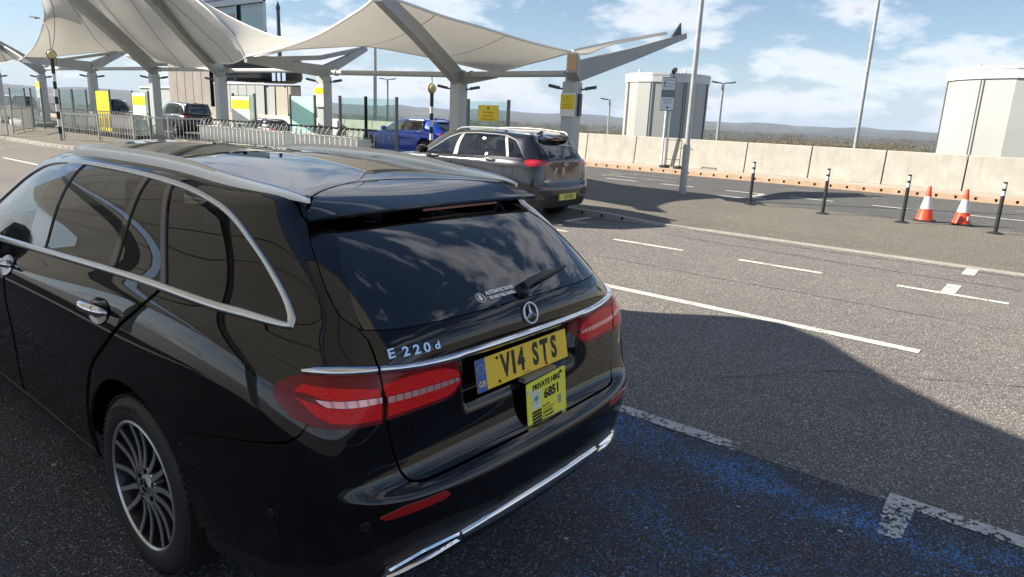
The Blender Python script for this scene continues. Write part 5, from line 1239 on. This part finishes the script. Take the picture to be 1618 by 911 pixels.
column(-7.2,5.0,2.8,'canopy column left of the black estate car',[([(-7.2,5,2.9),(-5,4.6,3.2),(-2.6,4.2,3.65),(.8,5.3,3.85)],.2,.16,.45,.2),([(-7.2,5,2.9),(-9,6.5,3.6)],.2,.16,.45,.3)])
column(-7.2,13.0,2.8,'second canopy column left of the black estate car',[([(-7.2,13,2.9),(-2.2,14,4.0)],.2,.16,.45,.2)])

# ------------------------------------------------------------------ screens, signs, barriers, trolleys, beacons
YEL=mat('sign_yellow',(.80,.62,.01),.4); MINT=mat('mint_panel',(.45,.80,.66),.35); OPAL=mat('sign_cream_white',(.80,.79,.70),.4); RED=mat('sign_red_text',(.45,.06,.02),.5)
def screen(y0,y1,label,fill=None,z0=.35,z1=2.03,x=11.0):
    e=empty('glass_screen',(x,(y0+y1)/2,.1),label=label,cat='glass screen'); h=(y1-y0)/2
    for s in(-1,1): m=MB(); m.box((0,s*h,(z1-.06)/2+.0),(.075,.055,z1-.04)); m.build('post',mat('screen_post_grey',(.13,.15,.15),.4),e,bevel=.008)
    m=MB(); m.box((0,0,(z0+z1)/2-.1),(.012,2*h-.07,z1-z0)); m.build('pane',fill or M['glass_pane'],e); return e
screen(13.15,14.43,'glass screen with grey posts in front of the blue car')
screen(14.43,15.58,'glass screen left of the blue car')
screen(9.27,10.55,'glass screen carrying the yellow no stopping sign')
screen(16.8,18.05,'mint green solid panel left of the sign column',MINT,.1)
screen(20.08,21.42,'glass screen behind the white and yellow notice in front of the grey building')
screen(27.75,29.2,'glass screen behind the white and yellow notice beside the van')
screen(31.4,32.9,'translucent yellow panel beside a column',mat('yellow_panel',(.72,.60,.02),.35))
screen(35.6,37.1,'glass screen just right of the striped beacon'); screen(33.9,35.5,'glass screen left of the yellow panel'); screen(39.5,41.0,'glass screen left of the striped beacon'); screen(41.9,44.2,'glass screen at the far left in front of the black vehicle')
ns=empty('warning_sign',(10.96,9.86,1.76),label='yellow no stopping sign fixed to a glass screen',cat='sign')
m=MB(); m.box((0,0,0),(.015,.62,.37)); m.build('board',YEL,ns,bevel=.02)
for t_,s_,z_ in (('No stopping',.088,.025),('at any time',.088,-.055),('except drop off',.088,-.135)): text('sign_lettering',t_,s_,RED,ns,(-.010,0,z_),(0,-1,0),(0,0,1),sx=.78)
m=MB(); m.tube([(-.009,0,.115),(-.012,0,.115)],.035,16); m.build('sign_symbol',RED,ns)
def notice(y0,y1,z0,z1,ya,yb,label,x=10.93,lines=5,nm='notice_board'):
    e=empty(nm,(x,(y0+y1)/2,z0),label=label,cat='sign'); w=y1-y0; h=z1-z0
    m=MB(); m.box((0,0,h/2),(.02,w,h)); m.build('board',OPAL,e,bevel=.006)
    m=MB(); m.box((-.012,0,(ya+yb)/2*h),(.006,w*.99,(yb-ya)*h)); p=m.build('yellow_panel',YEL,e)
    for k in range(lines):
        z=(ya+(yb-ya)*(k+.7)/(lines+.4))*h
        text('sign_lettering',['Please do not leave','vehicles unattended','at any time','Drop off charge','applies'][k%5],h*(yb-ya)/lines*.62,RED,e,(-.0165,0,z),(0,-1,0),(0,0,1),sx=.72)
    return e
notice(20.28,21.40,1.17,1.97,.50,.86,'white and yellow notice on a screen in front of the grey building')
notice(27.85,29.03,1.13,2.0,.45,.85,'white and yellow notice on a screen left of the dark van')
notice(7.95,8.35,1.76,2.29,.30,.92,'white and yellow notice on the rightmost canopy column',x=11.79)
notice(17.42,17.88,1.75,2.43,.56,.86,'tall white notice with a yellow band on the column near the mint panel',x=11.78)
notice(42.0,42.6,1.6,2.5,.6,.9,'small white and yellow notice on the column left of the striped beacon',x=11.78)
m=MB(); m.box((0,0,0),(.12,.04,.5)); o=m.build('speaker_panel',dgrey); o.location=(12.06,7.99,2.03); o.name='control_box'; tag(o,'dark control box on the side of the rightmost canopy column','box')
def beacon(x,y,zb,ht,label,arm=True):
    e=empty('belisha_beacon',(x,y,zb),label=label,cat='beacon'); n=10; seg=(ht-.35)/n; wm=mat('band_white',(.72,.72,.70),.4); bm_=mat('band_black',(.012,.012,.012),.45)
    m=MB(); m.tube([(0,0,0),(0,0,.35)],.075,16); m.build('base_sleeve',galv.m,e)
    for k in range(n): m=MB(); m.tube([(0,0,.35+k*seg),(0,0,.35+(k+1)*seg)],.062,16,cap=(k==n-1)); m.build('band',bm_ if k%2==0 or k==n-1 else wm,e)
    m=MB(); m.lathe([(.0,-.155)]+[(.155*math.sin(rad(a)),-.155*math.cos(rad(a))) for a in range(15,180,15)]+[(.0,.155)],24,c=(0,0,ht+.14)); m.build('globe',mat('globe_amber',(.62,.50,.22),.25,0,.5),e)
    m=MB(); m.tube([(.16*math.cos(t),.16*math.sin(t)*.0,ht+.14+.16*math.sin(t)) for t in [2*math.pi*i/28 for i in range(28)]],.018,6,closed=True); m.build('globe_ring',dgrey,e)
    if arm:
        m=MB(); m.tube([(0,0,ht+.28),(0,0,ht+.95),(-.02,.3,ht+1.25),(-.03,1.0,ht+1.45)],.022,8); m.build('lamp_arm',galv.m,e)
        m=MB(); m.bar((-.03,.9,ht+1.44),(-.03,1.5,ht+1.52),.16,.06); m.build('lamp_head',grey,e)
    else:
        m=MB(); m.tube([(0,0,ht+.28),(0,0,ht+.62)],.02,8); m.lathe([(.0,0),(.14,.02),(.1,.10),(.0,.12)],16,c=(0,.18,ht+.55)); m.build('lamp_arm',galv.m,e)
    return e
beacon(8.15,28.9,.0,3.08,'striped crossing beacon with an amber globe at the far left, near the railing')
beacon(15.0,15.9,-.2,2.55,'striped crossing beacon with a globe behind the blue car',False)
STL=mat('railing_steel',(.46,.45,.43),.45,.5)
def railing(pts,h,label,z=.1):
    o=Vector((pts[0][0],pts[0][1],z)); e=empty('guard_railing',tuple(o),label=label,cat='railing')
    P=[Vector((x,y,0))-Vector((o.x,o.y,0)) for x,y in pts]
    for p in P: m=MB(); m.box((p.x,p.y,h/2),(.06,.06,h)); m.build('post',STL,e)
    for a,b in zip(P[:-1],P[1:]):
        m=MB(); up=Vector((0,0,1)); m.bar(a+up*(h-.05),b+up*(h-.05),.05,.05); m.bar(a+up*.12,b+up*.12,.04,.04); n=max(2,int((b-a).length/.13))
        for i in range(1,n): q=a+(b-a)*i/n; m.bar(q+up*.12,q+up*(h-.06),.014,.014,up=(1,0,0))
        m.build('rail_panel',STL,e)
railing([(8.5,29.6),(9.2,28.1),(9.9,26.7),(10.6,25.4),(11.9,25.2)],1.05,'grey steel guard railing in front of the luggage trolleys')
railing([(3.4,32.6),(5.4,32.55),(7.45,32.5)],1.2,'short steel guard railing cut by the left edge',.0)
railing([(8.1,34.1),(9.1,36.2),(10.1,38.3)],1.1,'short steel guard railing left of the striped beacon')
TW=mat('trolley_white',(.62,.64,.64),.4,.2); TH=mat('trolley_handle_black',(.02,.02,.02),.5)
tproto=None
def trolley(loc,rz,label,group):
    global tproto
    if tproto is None:
        e=empty('luggage_trolley'); 
        m=MB(); m.tube([(-.28,-.02,.12),(-.28,-.10,.95),(-.26,-.20,1.08),(.26,-.20,1.08),(.28,-.10,.95),(.28,-.02,.12)],.017,6); m.build('frame',STL,e)
        m=MB(); m.tube([(-.26,-.21,1.08),(.26,-.21,1.08)],.024,8); m.build('handle',TH,e)
        m=MB(); m.box((0,.03,.62),(.50,.025,.42)); m.build('advert_panel',TW,e)
        m=MB(); m.box((0,.35,.20),(.48,.72,.03)); m.tube([(-.24,0,.2),(-.18,.75,.2),(.18,.75,.2),(.24,0,.2)],.018,6); m.build('deck',TW,e)
        m=MB(); m.tube([(-.20,.1,.86),(-.2,.32,.86),(.2,.32,.86),(.2,.1,.86)],.01,5); m.build('basket',STL,e)
        for (x,y) in ((-.25,.02),(.25,.02),(0,.68)): m=MB(); m.cyl((x,y,.085),.085,.03,14,axis='X'); m.build('wheel',TH,e)
        tproto=e; c_=e
    else: c_=copy_tree(tproto)
    c_.location=loc; c_.rotation_euler=(0,0,rz); tag(c_,label,'luggage trolley',group)
    return c_
for k in range(22): trolley((10.4,17.2+k*.235,.1),0,('end luggage trolley of the row below the grey building, beside the mint green panel' if k==0 else 'end luggage trolley of the row below the grey building, furthest from the mint green panel' if k==21 else 'silver luggage trolley nested in the row below the grey building'),'trolleys nested in front of the grey building')
for k in range(13): trolley((10.5,13.9+k*.235,.1),0,('end luggage trolley of the row below the glass screens, closest to the blue car' if k==0 else 'end luggage trolley of the row below the glass screens, closest to the mint green panel' if k==12 else 'silver luggage trolley nested in the row below the glass screens'),'trolleys nested left of the blue car')
for k in range(34): trolley((11.2,29.0+k*.25,.1),0,('end luggage trolley of the row behind the guard railing, by the dark van' if k==0 else 'end luggage trolley of the row behind the guard railing, nearest the striped beacon' if k==33 else 'silver luggage trolley nested in the row behind the guard railing'),'trolleys nested behind the guard railing')
for k in range(16): trolley((11.5,42.6+k*.3,.1),0,('end luggage trolley of the row at the far left, nearest the striped beacon side' if k==0 else 'end luggage trolley of the row at the far left, cut by the left picture edge' if k==15 else 'silver luggage trolley nested in the row at the far left'),'trolleys nested at the far left')
for k,(x,y) in enumerate(((12.0,29.32),(12.0,42.3))):
    m=MB(); m.lathe([(.55,0),(.6,.06),(.6,.22),(.5,.26),(.0,.26)],20); o=m.build('column_plinth',conc.m); o.location=(x,y,.1); tag(o,'round stone plinth at the foot of the column %s'%('beside the van','left of the striped beacon')[k],'plinth')

# ------------------------------------------------------------------ building behind
BC=NT('building_concrete',col=(.3,.27,.24),rough=.85); BC.col(BC.ramp(BC.noise(.8,5),[(.3,(.26,.235,.21)),(.7,(.32,.295,.265))]))
BG=mat('building_panel_grey',(.40,.43,.41),.5); BT=mat('building_trim_white',(.66,.68,.66),.5); BD=mat('building_dark',(.03,.034,.042),.3); BB=mat('building_beige',(.42,.39,.32),.6)
GB_=mat('building_glass',(.02,.05,.06),.04,0,.8); FR=mat('frame_blue_grey',(.06,.085,.13),.4)
e=empty('terminal_building',(22,40,0),label='grey and brown terminal block with a dark round tower and blue glass top storey',cat='building')
def bb(name,x0,x1,y0,y1,z0,z1,m_,bev=0,par=None):
    kk=1.84; m=MB(); sk_=lambda x,y:(x-22,y-40+kk*(x-22)); m.prism([sk_(x0,y0),sk_(x1,y0),sk_(x1,y1),sk_(x0,y1)],z0,z1); return m.build(name,m_,par or e,bevel=bev)
bb('concrete_block',22,27,43.6,49.2,1.5,4.9,BC.m); 
for k in range(1,5): bb('panel_joint',21.985,21.995,43.6+k*1.12-.01,43.6+k*1.12+.01,1.55,4.9,mat('joint_dark',(.12,.11,.10),.8))
bb('low_wall',21.6,21.9,42.9,49.2,-.3,1.5,conc.m); bb('side_block',22.3,27,48.8,54,-.2,2.62,BG); bb('side_coping',22.2,27.1,48.8,54.1,2.62,2.72,BT)
bb('shadow_gap',22.3,27,43.1,43.6,-.2,4.9,BD)
bb('panel_wall',22.0,26,37.3,43.1,-.3,2.93,BG); bb('coping',21.95,26.1,37.25,43.15,2.93,3.02,BT)
for k in range(1,6): bb('panel_joint',21.985,21.995,37.3+k*.97-.008,37.3+k*.97+.008,-.3,2.93,mat('joint_dark'))
fr_=bb('bay_frame',22.15,26,33.5,37.25,-.3,2.9,BD)
for (a,b,z0) in ((36.15,37.15,-.3),(34.85,36.0,-.3),(33.6,34.75,1.3)): bb('bay_panel',22.1,22.16,a,b,z0,2.82,BB if a<36 else BG)
bb('ledge_wall',21.6,21.9,30.5,37.2,.2,1.15,BT)
m=MB(); 
m.lathe([(.0,3.25),(2.3,3.25),(2.75,3.4),(2.85,3.6),(2.85,4.7),(2.75,4.8),(.0,4.8)],40,c=(3.2,3.0,0)); m.build('round_tower',BD,e)
for k in range(3): bb('tower_fin',21.4,21.5,35.2+k*.5,35.5+k*.5,3.1,4.1,mat('fin_blue',(.35,.45,.60),.4))
bb('upper_core',23,27,37.8,43.2,4.4,6.4,BD); 
up=bb('upper_storey',22.2,27,36.8,43.6,5.85,7.7,GB_); 
bb('window_band',22.1,22.2,40.0,43.3,6.3,7.1,BD,0); 
for (a,b,z0,z1) in ((36.75,43.7,7.55,7.95),(36.75,43.7,5.8,5.95),(36.7,36.95,5.8,7.95),(39.9,40.05,5.9,7.6),(43.5,43.7,5.8,7.95)): bb('window_frame',22.05,22.2,a,b,z0,z1,FR)
bb('roof_edge',22.0,27.1,36.7,43.8,7.95,8.1,FR)
bb('tall_block',22.2,30,43.7,56,4.9,9.2,BT)
m=MB(); m.tube([(0,-4.5,3.0),(0,-4.5,7.0)],[.12,.10],10); m.lathe([(.10,7.0),(.14,7.1),(.0,7.5)],10,c=(0,-4.5,0)); m.build('flue',dgrey,e)
# yellow/white ground-level extras on the far left
m=MB(); m.tube([(0,0,0),(0,1.6,.05)],.22,12); o=m.build('concrete_bollard',OPAL); o.location=(10.2,39.6,.30); tag(o,'fallen pale concrete bollard beside the plinth at the far left','bollard')

# ------------------------------------------------------------------ other vehicles
def warp(N,fy,fx=lambda y:1.,fz=None,rear=1.0,rearz=0):
    A=N.copy()
    for i in range(A.shape[0]):
        for j in range(A.shape[1]):
            x,y,z=A[i,j]
            if j>=12 and i<7: 
                y=y*rear if rear<=1 else y*rear
            y=fy(y); z2=fz(z) if fz else z; A[i,j]=(x*fx(y),y,z2)
    return A
def small_wheel(parent,x,y,r,sx,face):
    m=MB(); m.lathe([(r*.66,0),(r*.72,-sx*-.004),(r*.93,0),(r,-sx*.03),(r,-sx*.19),(r*.9,-sx*.21)],40,'X'); 
    w=MB(); w.lathe([(r*.69,-sx*.002),(r*.66,-sx*.006),(r*.64,-sx*.05),(r*.3,-sx*.06),(.0,-sx*.06)],32,'X')
    wo=w.build('wheel',M['gap'],parent); wo.location=(x*1.0,y,r); s_=MB()
    for k in range(5):
        a=2*math.pi*k/5+.2; d=Vector((0,math.cos(a),math.sin(a))); s_.bar(Vector((-sx*.02,0,0))+d*.02,Vector((-sx*.008,0,0))+d*r*.66,.10 if r>.3 else .08,.02,up=(1,0,0),w2=.06)
    s_.lathe([(.0,-sx*.012),(.05,-sx*.012),(.06,-sx*.03)],16,'X'); s_.build('spokes',face,wo); m.build('tyre',M['rubber'],wo)
def vehicle(name,label,N,paint,loc,rz=0,scale=1,axles=(1.0,3.6),wr=.34,glass=None,feat='suv',plate=None,rails=None,trim=M['satin'],lamp_poly=None,group=None,arch_col=None,spoil=True):
    B=Body(N,recess=False); e=empty(name,loc,rz,label=label,cat='car',group=group); e.scale=(scale,)*3
    L=N[:,:,1].max(); H_=.07; gd=glass or M['glass_dark']
    G=NV_=B.nv-1
    arL=[arch(B,a,wr+.0,wr+.075,rad(185),rad(-5),16,(6.6 if a<2 else 11.2),2.5) for a in axles]
    lo=[(0,.6)]+[(4.6,.6),(5.3,.9)]+arL[0]+[(8.2,.9),(10.2,.9)]+arL[1]+[(12.8,.9),(14,.6),(16,.6)]
    side=lo+[(16,11.9),(13.2,11.9),(12.3,11.9),(11.7,11.9),(4.2,11.9),(2.9,11.95),(0,11.95)]
    body=panel(B,'body',side,paint,e,0,h=H_,skirt=.03)
    # cladding low down
    if arch_col: panel(B,'lower_cladding',[(0,.6),(4.6,.6),(5.2,1.0)]+[(arL[0][0][0]-.02,arL[0][0][1])]+[(arL[0][0][0]-.25,arL[0][0][1]+.8),(4.6,2.9),(2.5,3.0),(0,3.0)],arch_col,e,0,h=H_,off=.006)
    # upper: pillars + cantrail as one shell with openings
    top=[(0,16.9),(2.2,16.9),(2.5,14.5),(2.75,12.3),(2.9,11.95),(4.2,11.95)]
    rear_gl=[(0,12.2),(2.35,12.2),(2.45,12.6),(2.35,14.4),(1.9,16.3),(0,16.5)]
    cant=[(2.9,11.95),(4.6,11.95),(5.2,12.3),(5.6,13.5),(6.1,15.2),(6.8,16.2),(8.5,16.5),(9.8,16.3),(10.7,15.4),(11.4,13.6),(11.85,12.1),(12.2,11.95),(12.9,12.2),(12.9,15),(12.7,17),(12.4,18),(8,18),(4,18),(1.8,18),(1.9,17),(2.5,14.8),(2.75,12.8)]
    panel(B,'roof_side',cant,paint,e,0,h=H_,skirt=.02)
    panel(B,'rear_window',[(0,12.0),(2.9,12.0),(2.8,12.8),(2.55,14.8),(1.95,17.0),(0,17)],M['glass_rear'],e,0,h=H_,off=-.004)
    panel(B,'windscreen',[(16,12.0),(12.8,12.1),(12.9,15),(12.7,17),(16,17.3)],M['glass_clear'],e,0,h=.1)
    for s in(-1,1):
        sg_=[(4.65,12.0),(11.8,12.0),(11.35,13.6),(10.65,15.4),(9.8,16.35),(8.5,16.55),(6.8,16.25),(6.1,15.3),(5.6,13.6),(5.2,12.35)]
        panel(B,'side_window',[(9.25,12.0)]+sg_[1:4]+[(9.75,16.3),(9.5,16.3)],M['glass_clear'],e,s,h=.1,off=-.004,skirt=0)
        panel(B,'side_window',[(6.75,12.0),(9.05,12.0),(9.3,16.45),(8.5,16.55),(6.95,16.3)],gd,e,s,h=.1,off=-.004,skirt=0)
        panel(B,'side_window',[(4.9,12.05),(6.6,12.0),(6.75,16.2),(6.1,15.3),(5.6,13.6),(5.25,12.4)],gd,e,s,h=.1,off=-.004,skirt=0)
        panel(B,'window_pillar',[(9.05,11.95),(9.25,11.95),(9.5,16.4),(9.3,16.5)],trim if feat=='niro' else M['gblack'],e,s,h=.1,off=.004)
        panel(B,'window_pillar',[(6.6,11.95),(6.75,11.95),(6.95,16.3),(6.78,16.25)],trim if feat=='niro' else M['gblack'],e,s,h=.1,off=.004)
        o1=[(4.65,11.95)]+[(5.2,12.35),(5.6,13.6),(6.1,15.3),(6.8,16.25),(8.5,16.55),(9.8,16.35),(10.65,15.4),(11.35,13.6),(11.8,12.1)]
        i1=[(4.95,12.1)]+[(5.35,12.5),(5.72,13.6),(6.2,15.05),(6.85,15.95),(8.5,16.25),(9.7,16.05),(10.5,15.15),(11.2,13.5),(11.6,12.15)]
        ribbon(B,o1,i1,trim,'window_trim',e,s,n=60,off=.003,bulge=.006)
        for uu in (6.7,9.15): panel(B,'door_seam',[(uu,1.0 if uu>7 else 6.5),(uu+.03,1.0 if uu>7 else 6.5),(uu+.03,11.9),(uu,11.9)],M['gap'],e,s,h=.2,off=.002,skirt=0)
        for uu in (7.5,9.9):
            p=B.surf(uu,10.6); m=MB(); m.tube([(p[0]*s+s*.02,p[1]-.11,p[2]),(p[0]*s+s*.045,p[1]-.05,p[2]+.004),(p[0]*s+s*.045,p[1]+.05,p[2]+.004),(p[0]*s+s*.02,p[1]+.11,p[2])],.016,8); m.build('door_handle',trim,e)
        for a in axles: 
            p=B.surf(*B.find(a,wr+.3,u0=7 if a<2 else 11.2)); small_wheel(e,(abs(p[0])-.02)*s,a,wr,s,M['rimface'])
        y0=B.surf(11.6,12)[1]; m=MB(); m.lathe([(.0,-.11),(.06,-.10),(.08,0),(.06,.09),(.0,.10)],14,'X',c=(s*(N[10,12,0]+.14),y0-.25,N[10,12,2]+.07)); m.build('door_mirror',M['gblack'] if feat=='niro' else paint,e)
    us=np.linspace(1.9,13.2,50); bd=B.surf(us,np.full(50,18.)); yc=np.linspace(B.surf(0.,18.)[1]-.0,B.surf(16.,18.)[1],50); NS=15; V=[]
    for k in range(50):
        for s_ in np.linspace(-1,1,NS): w=1-s_*s_; V.append((bd[k][0]*s_,bd[k][1]+(yc[k]-bd[k][1])*w,bd[k][2]+.02*w))
    m=MB(); m.add(V,[(i*NS+j,i*NS+j+1,(i+1)*NS+j+1,(i+1)*NS+j) for i in range(49) for j in range(NS-1)],True); m.build('roof',paint,e)
    if spoil:
        V=[]; yr=B.surf(0.,16.6)[1]; zr=B.surf(0.,18.)[2]; xr=B.surf(1.9,18.)[0]; y1=B.surf(0.,18.)[1]
        for t in (0,.5,1.):
            for s_ in np.linspace(-1,1,13): V.append(((xr+.06*t)*s_,y1+.05-(y1+.05-(yr-.14))*t+.06*abs(s_)**3,zr+.026-.05*t-.03*abs(s_)**4))
        V+=[(x,y+.01,z-.035) for x,y,z in V[-13:]]; V+=[(x*.92,y+.12,z+.0) for x,y,z in V[-13:]]
        m=MB(); m.add(V,[(i*13+j,i*13+j+1,(i+1)*13+j+1,(i+1)*13+j) for i in range(4) for j in range(12)],True); m.build('spoiler',M['gblack'] if feat=='niro' else paint,e)
        m=MB(); m.box((0,yr-.128,zr-.058),(.34,.012,.014)); m.build('high_brake_light',mat('brake_light_red'),e)
    m=MB(); p=B.surf(0.,18.); m.prism([(0,0),(.16,0),(.02,.07),(0,.07)],-.015,.015,lambda y,z,x:(x,p[1]+.12+y,p[2]+.015+z)); m.build('roof_antenna',M['gblack'],e)
    if rails:
        for s in(-1,1):
            L_=B.surf(np.linspace(3.6,11.8,30),np.full(30,17.7)); m=MB(); m.tube([(q[0]*s,q[1],q[2]+.055*min(1,k/5,(29-k)/5)) for k,q in enumerate(L_)],.016,8); m.build('roof_rail',rails,e)
    lp=lamp_poly or [(1.9,9.1),(2.3,10.9),(3.2,11.3),(4.2,11.0),(4.5,9.9),(4.3,8.8),(3.4,8.5),(2.5,8.6)]
    lred=mat('tail_red',(.42,.012,.02),.2,0,1); lred2=mat('tail_red_bright',(.50,.03,.045),.3,0,1)
    for s in(-1,1):
        t_=panel(B,'tail_lamp',rounded(lp,.03,B),lred,e,s,h=.05,off=.012,skirt=.02)
        c=np.mean(lp,axis=0); panel(B,'lamp_reflector',[tuple(c+(np.array(q)-c)*.62) for q in lp],lred2,t_,s,h=.05,off=.016)
    panel(B,'tailgate_seam',[(0,5.5),(2.0,5.5),(2.05,5.6),(2.1,8.5),(2.08,8.5),(2.0,5.65),(0,5.6)],M['gap'],e,0,h=.1,off=.003,skirt=0)
    m=MB(); p=B.surf(.0,12.3); m.tube([(0,p[1]-.02,p[2]),(.12,p[1]-.035,p[2]+.03),(.34,p[1]-.0,p[2]+.04)],.011,6); m.build('rear_wiper',M['trimblack'],e)
    pcs=[patch(B,[(0,.6),(5.0,.6),(5.4,4),(6,6.5),(7,7.3),(7.9,6.5),(8.2,1),(10,1),(10.5,6),(11.2,7),(12.2,6),(12.6,1),(14,1),(14,11.8),(0,11.8)],h=.12,off=-.03,sx=s,skirt=0) for s in(1,-1)]
    emit('inner_shell',pcs,M['gap'],e)
    for (x,y) in ((-.36,L*.47),(.36,L*.47),(-.36,L*.3),(.36,L*.3)): st=MB(); st.box((x,y+.2,.66),(.45,.45,.14)); st.bar((x,y,.66),(x,y-.2,1.15),.42,.12,up=(0,1,0)); st.bar((x,y-.19,1.10),(x,y-.22,1.32),.22,.08,up=(0,1,0)); st.build('seat',M['interior_grey'],e)
    m=MB(); m.box((0,L*.63,.9),(1.4,.4,.2)); m.box((0,L/2,.3),(1.4,L*.8,.04)); m.build('dashboard',M['interior'],e)
    return e,B
N0=net()
# dark grey-brown crossover on the next bay
def zf_n(z): return float(np.interp(z,[.2,.3,.645,.92,1.1,1.2,1.33,1.45,1.5],[.20,.30,.66,1.0,1.10,1.20,1.345,1.49,1.535]))
NN_=warp(N0,lambda y:float(np.interp(y,[0,1.156,4.095,4.93],[0,.83,3.53,4.355])),lambda y:.95,zf_n,rear=.86)
brown=NT('metallic_brown_paint',col=(.046,.046,.052),rough=.27,metal=.75,coat=1.0); 
clad=mat('cladding_dark',(.018,.018,.02),.5)
kia,KB=vehicle('crossover_car','dark brown-grey crossover parked in the bay beyond the black estate car',NN_,brown.m,(7.82,5.30,.0),0,.965,(.83,3.53),.335,feat='niro',rails=mat('rail_silver',(.5,.5,.5),.35,.6),arch_col=None,lamp_poly=[(1.35,9.7),(1.9,10.6),(2.6,11.2),(3.6,11.5),(4.4,11.3),(4.7,10.5),(4.6,9.4),(4.1,8.9),(3.2,8.9),(2.2,9.0)],trim=mat('bright_trim',(.22,.225,.23),.45))
pc=KB.surf(0.,3.7); P0=Vector((0,pc[1]-.012,.455)); 
m=MB(); m.box((0,pc[1]-.006,.455),(.52,.012,.111)); kp=m.build('number_plate',mat('plate_yellow_far',(.62,.60,.10),.4),kia); text('plate_letters','LO21 KZN',.098,M['blacktext'],kp,(.02,pc[1]-.0135,.455),(1,0,0),(0,0,1),sx=.62,bold=.002)
m=MB(); m.box((-.245,pc[1]-.0135,.455),(.028,.002,.108)); m.build('plate_band',mat('plate_green',(.05,.35,.12),.4),kp)
p=KB.surf(0.,9.3); m=MB(); m.tube([(math.cos(t)*.062,p[1]-.012,p[2]+.035*math.sin(t)) for t in [2*math.pi*i/24 for i in range(24)]],.006,6,closed=True); m.build('emblem',M['chrome'],kia); text('emblem_letters','KIA',.035,M['chrome'],kia,(0,p[1]-.012,p[2]),(1,0,0),(0,0,1),bold=.001)
q=KB.surf(1.75,6.6); text('badge_letters','NIRO',.055,M['chrome'],kia,(-.56,q[1]-.03,.735),(1,-.12,0),(0,0,1),bold=.002,sx=1.2); text('badge_letters','HEV',.04,M['chrome'],kia,(.56,q[1]-.03,.735),(1,.12,0),(0,0,1),bold=.002)
for s in(-1,1):
    panel(KB,'fog_reflector',rounded([(1.9,4.7),(2.6,4.7),(2.65,4.25),(1.95,4.2)],.02,KB),mat('tail_red'),kia,s,h=.05,off=.01); panel(KB,'bumper_insert',[(1.35,3.0),(1.75,4.05),(2.9,4.05),(2.8,3.2),(2.2,2.6)],clad,kia,s,h=.06,off=.006); ribbon(KB,[(1.75,4.1),(2.9,4.12)],[(1.75,3.9),(2.9,3.92)],mat('blue_accent',(.10,.25,.5),.3,.5),'bumper_accent',kia,s,n=12)
panel(KB,'lower_cladding',[(0,.6),(4.8,.6),(5.2,1.2),(4.5,2.4),(2.5,2.3),(1.3,2.2),(0,2.2)],clad,kia,0,h=.07,off=.006)
# blue crossover coupe
NJ=warp(N0,lambda y:float(np.interp(y,[0,1.156,4.095,4.93],[0,.92,3.9,4.68])),lambda y:1.0,lambda z:float(np.interp(z,[.2,.645,1.1,1.2,1.33,1.45,1.5],[.2,.72,1.08,1.17,1.29,1.44,1.5])),rear=1.75)
blue=NT('metallic_blue_paint',col=(.010,.055,.45),rough=.3,metal=.55,coat=1.0)
jag,JB=vehicle('blue_car','bright blue crossover behind the glass screens at the centre',NJ,blue.m,(16.2,15.6,.03),0,1.0,(.92,3.9),.37,lamp_poly=[(1.2,9.3),(1.3,9.9),(2.6,10.2),(3.9,10.2),(4.4,9.8),(4.2,9.2),(3.2,9.3),(2.2,9.2)])
# dark van seen from behind, and two more vehicles further on
NVN=warp(N0,lambda y:y*.98,lambda y:1.03,lambda z:float(np.interp(z,[.2,.645,1.1,1.2,1.33,1.45,1.5],[.25,.9,1.25,1.42,1.65,1.88,1.95])),rear=.35)
navy=NT('dark_navy_paint',col=(.008,.010,.022),rough=.3,coat=1.0)
vehicle('people_carrier','tall dark navy people carrier seen from behind beside a canopy column',NVN,navy.m,(16.6,34.6,-.05),0,.92,(1.12,4.0),.34,spoil=False,lamp_poly=[(2.5,8),(2.4,11.4),(3.1,11.6),(3.5,11),(3.5,8)])
vehicle('black_suv','black off-road car facing the camera left of the dark people carrier',NVN,mat('black_car_paint',(.01,.011,.012),.3,0,1),(15.9,45.5,-.05),rad(180),.92,(1.12,4.0),.36,spoil=False)
vehicle('black_suv','black off-road car seen from behind at the far left edge',NVN,mat('black_car_paint'),(15.2,56.0,-.1),0,.95,(1.12,4.0),.36,spoil=False)
vehicle('dark_saloon','dark blue car half hidden by the trolleys in front of the grey building',NJ,navy.m,(16.2,26.2,-.12),0,.85,(.92,3.9),.34)
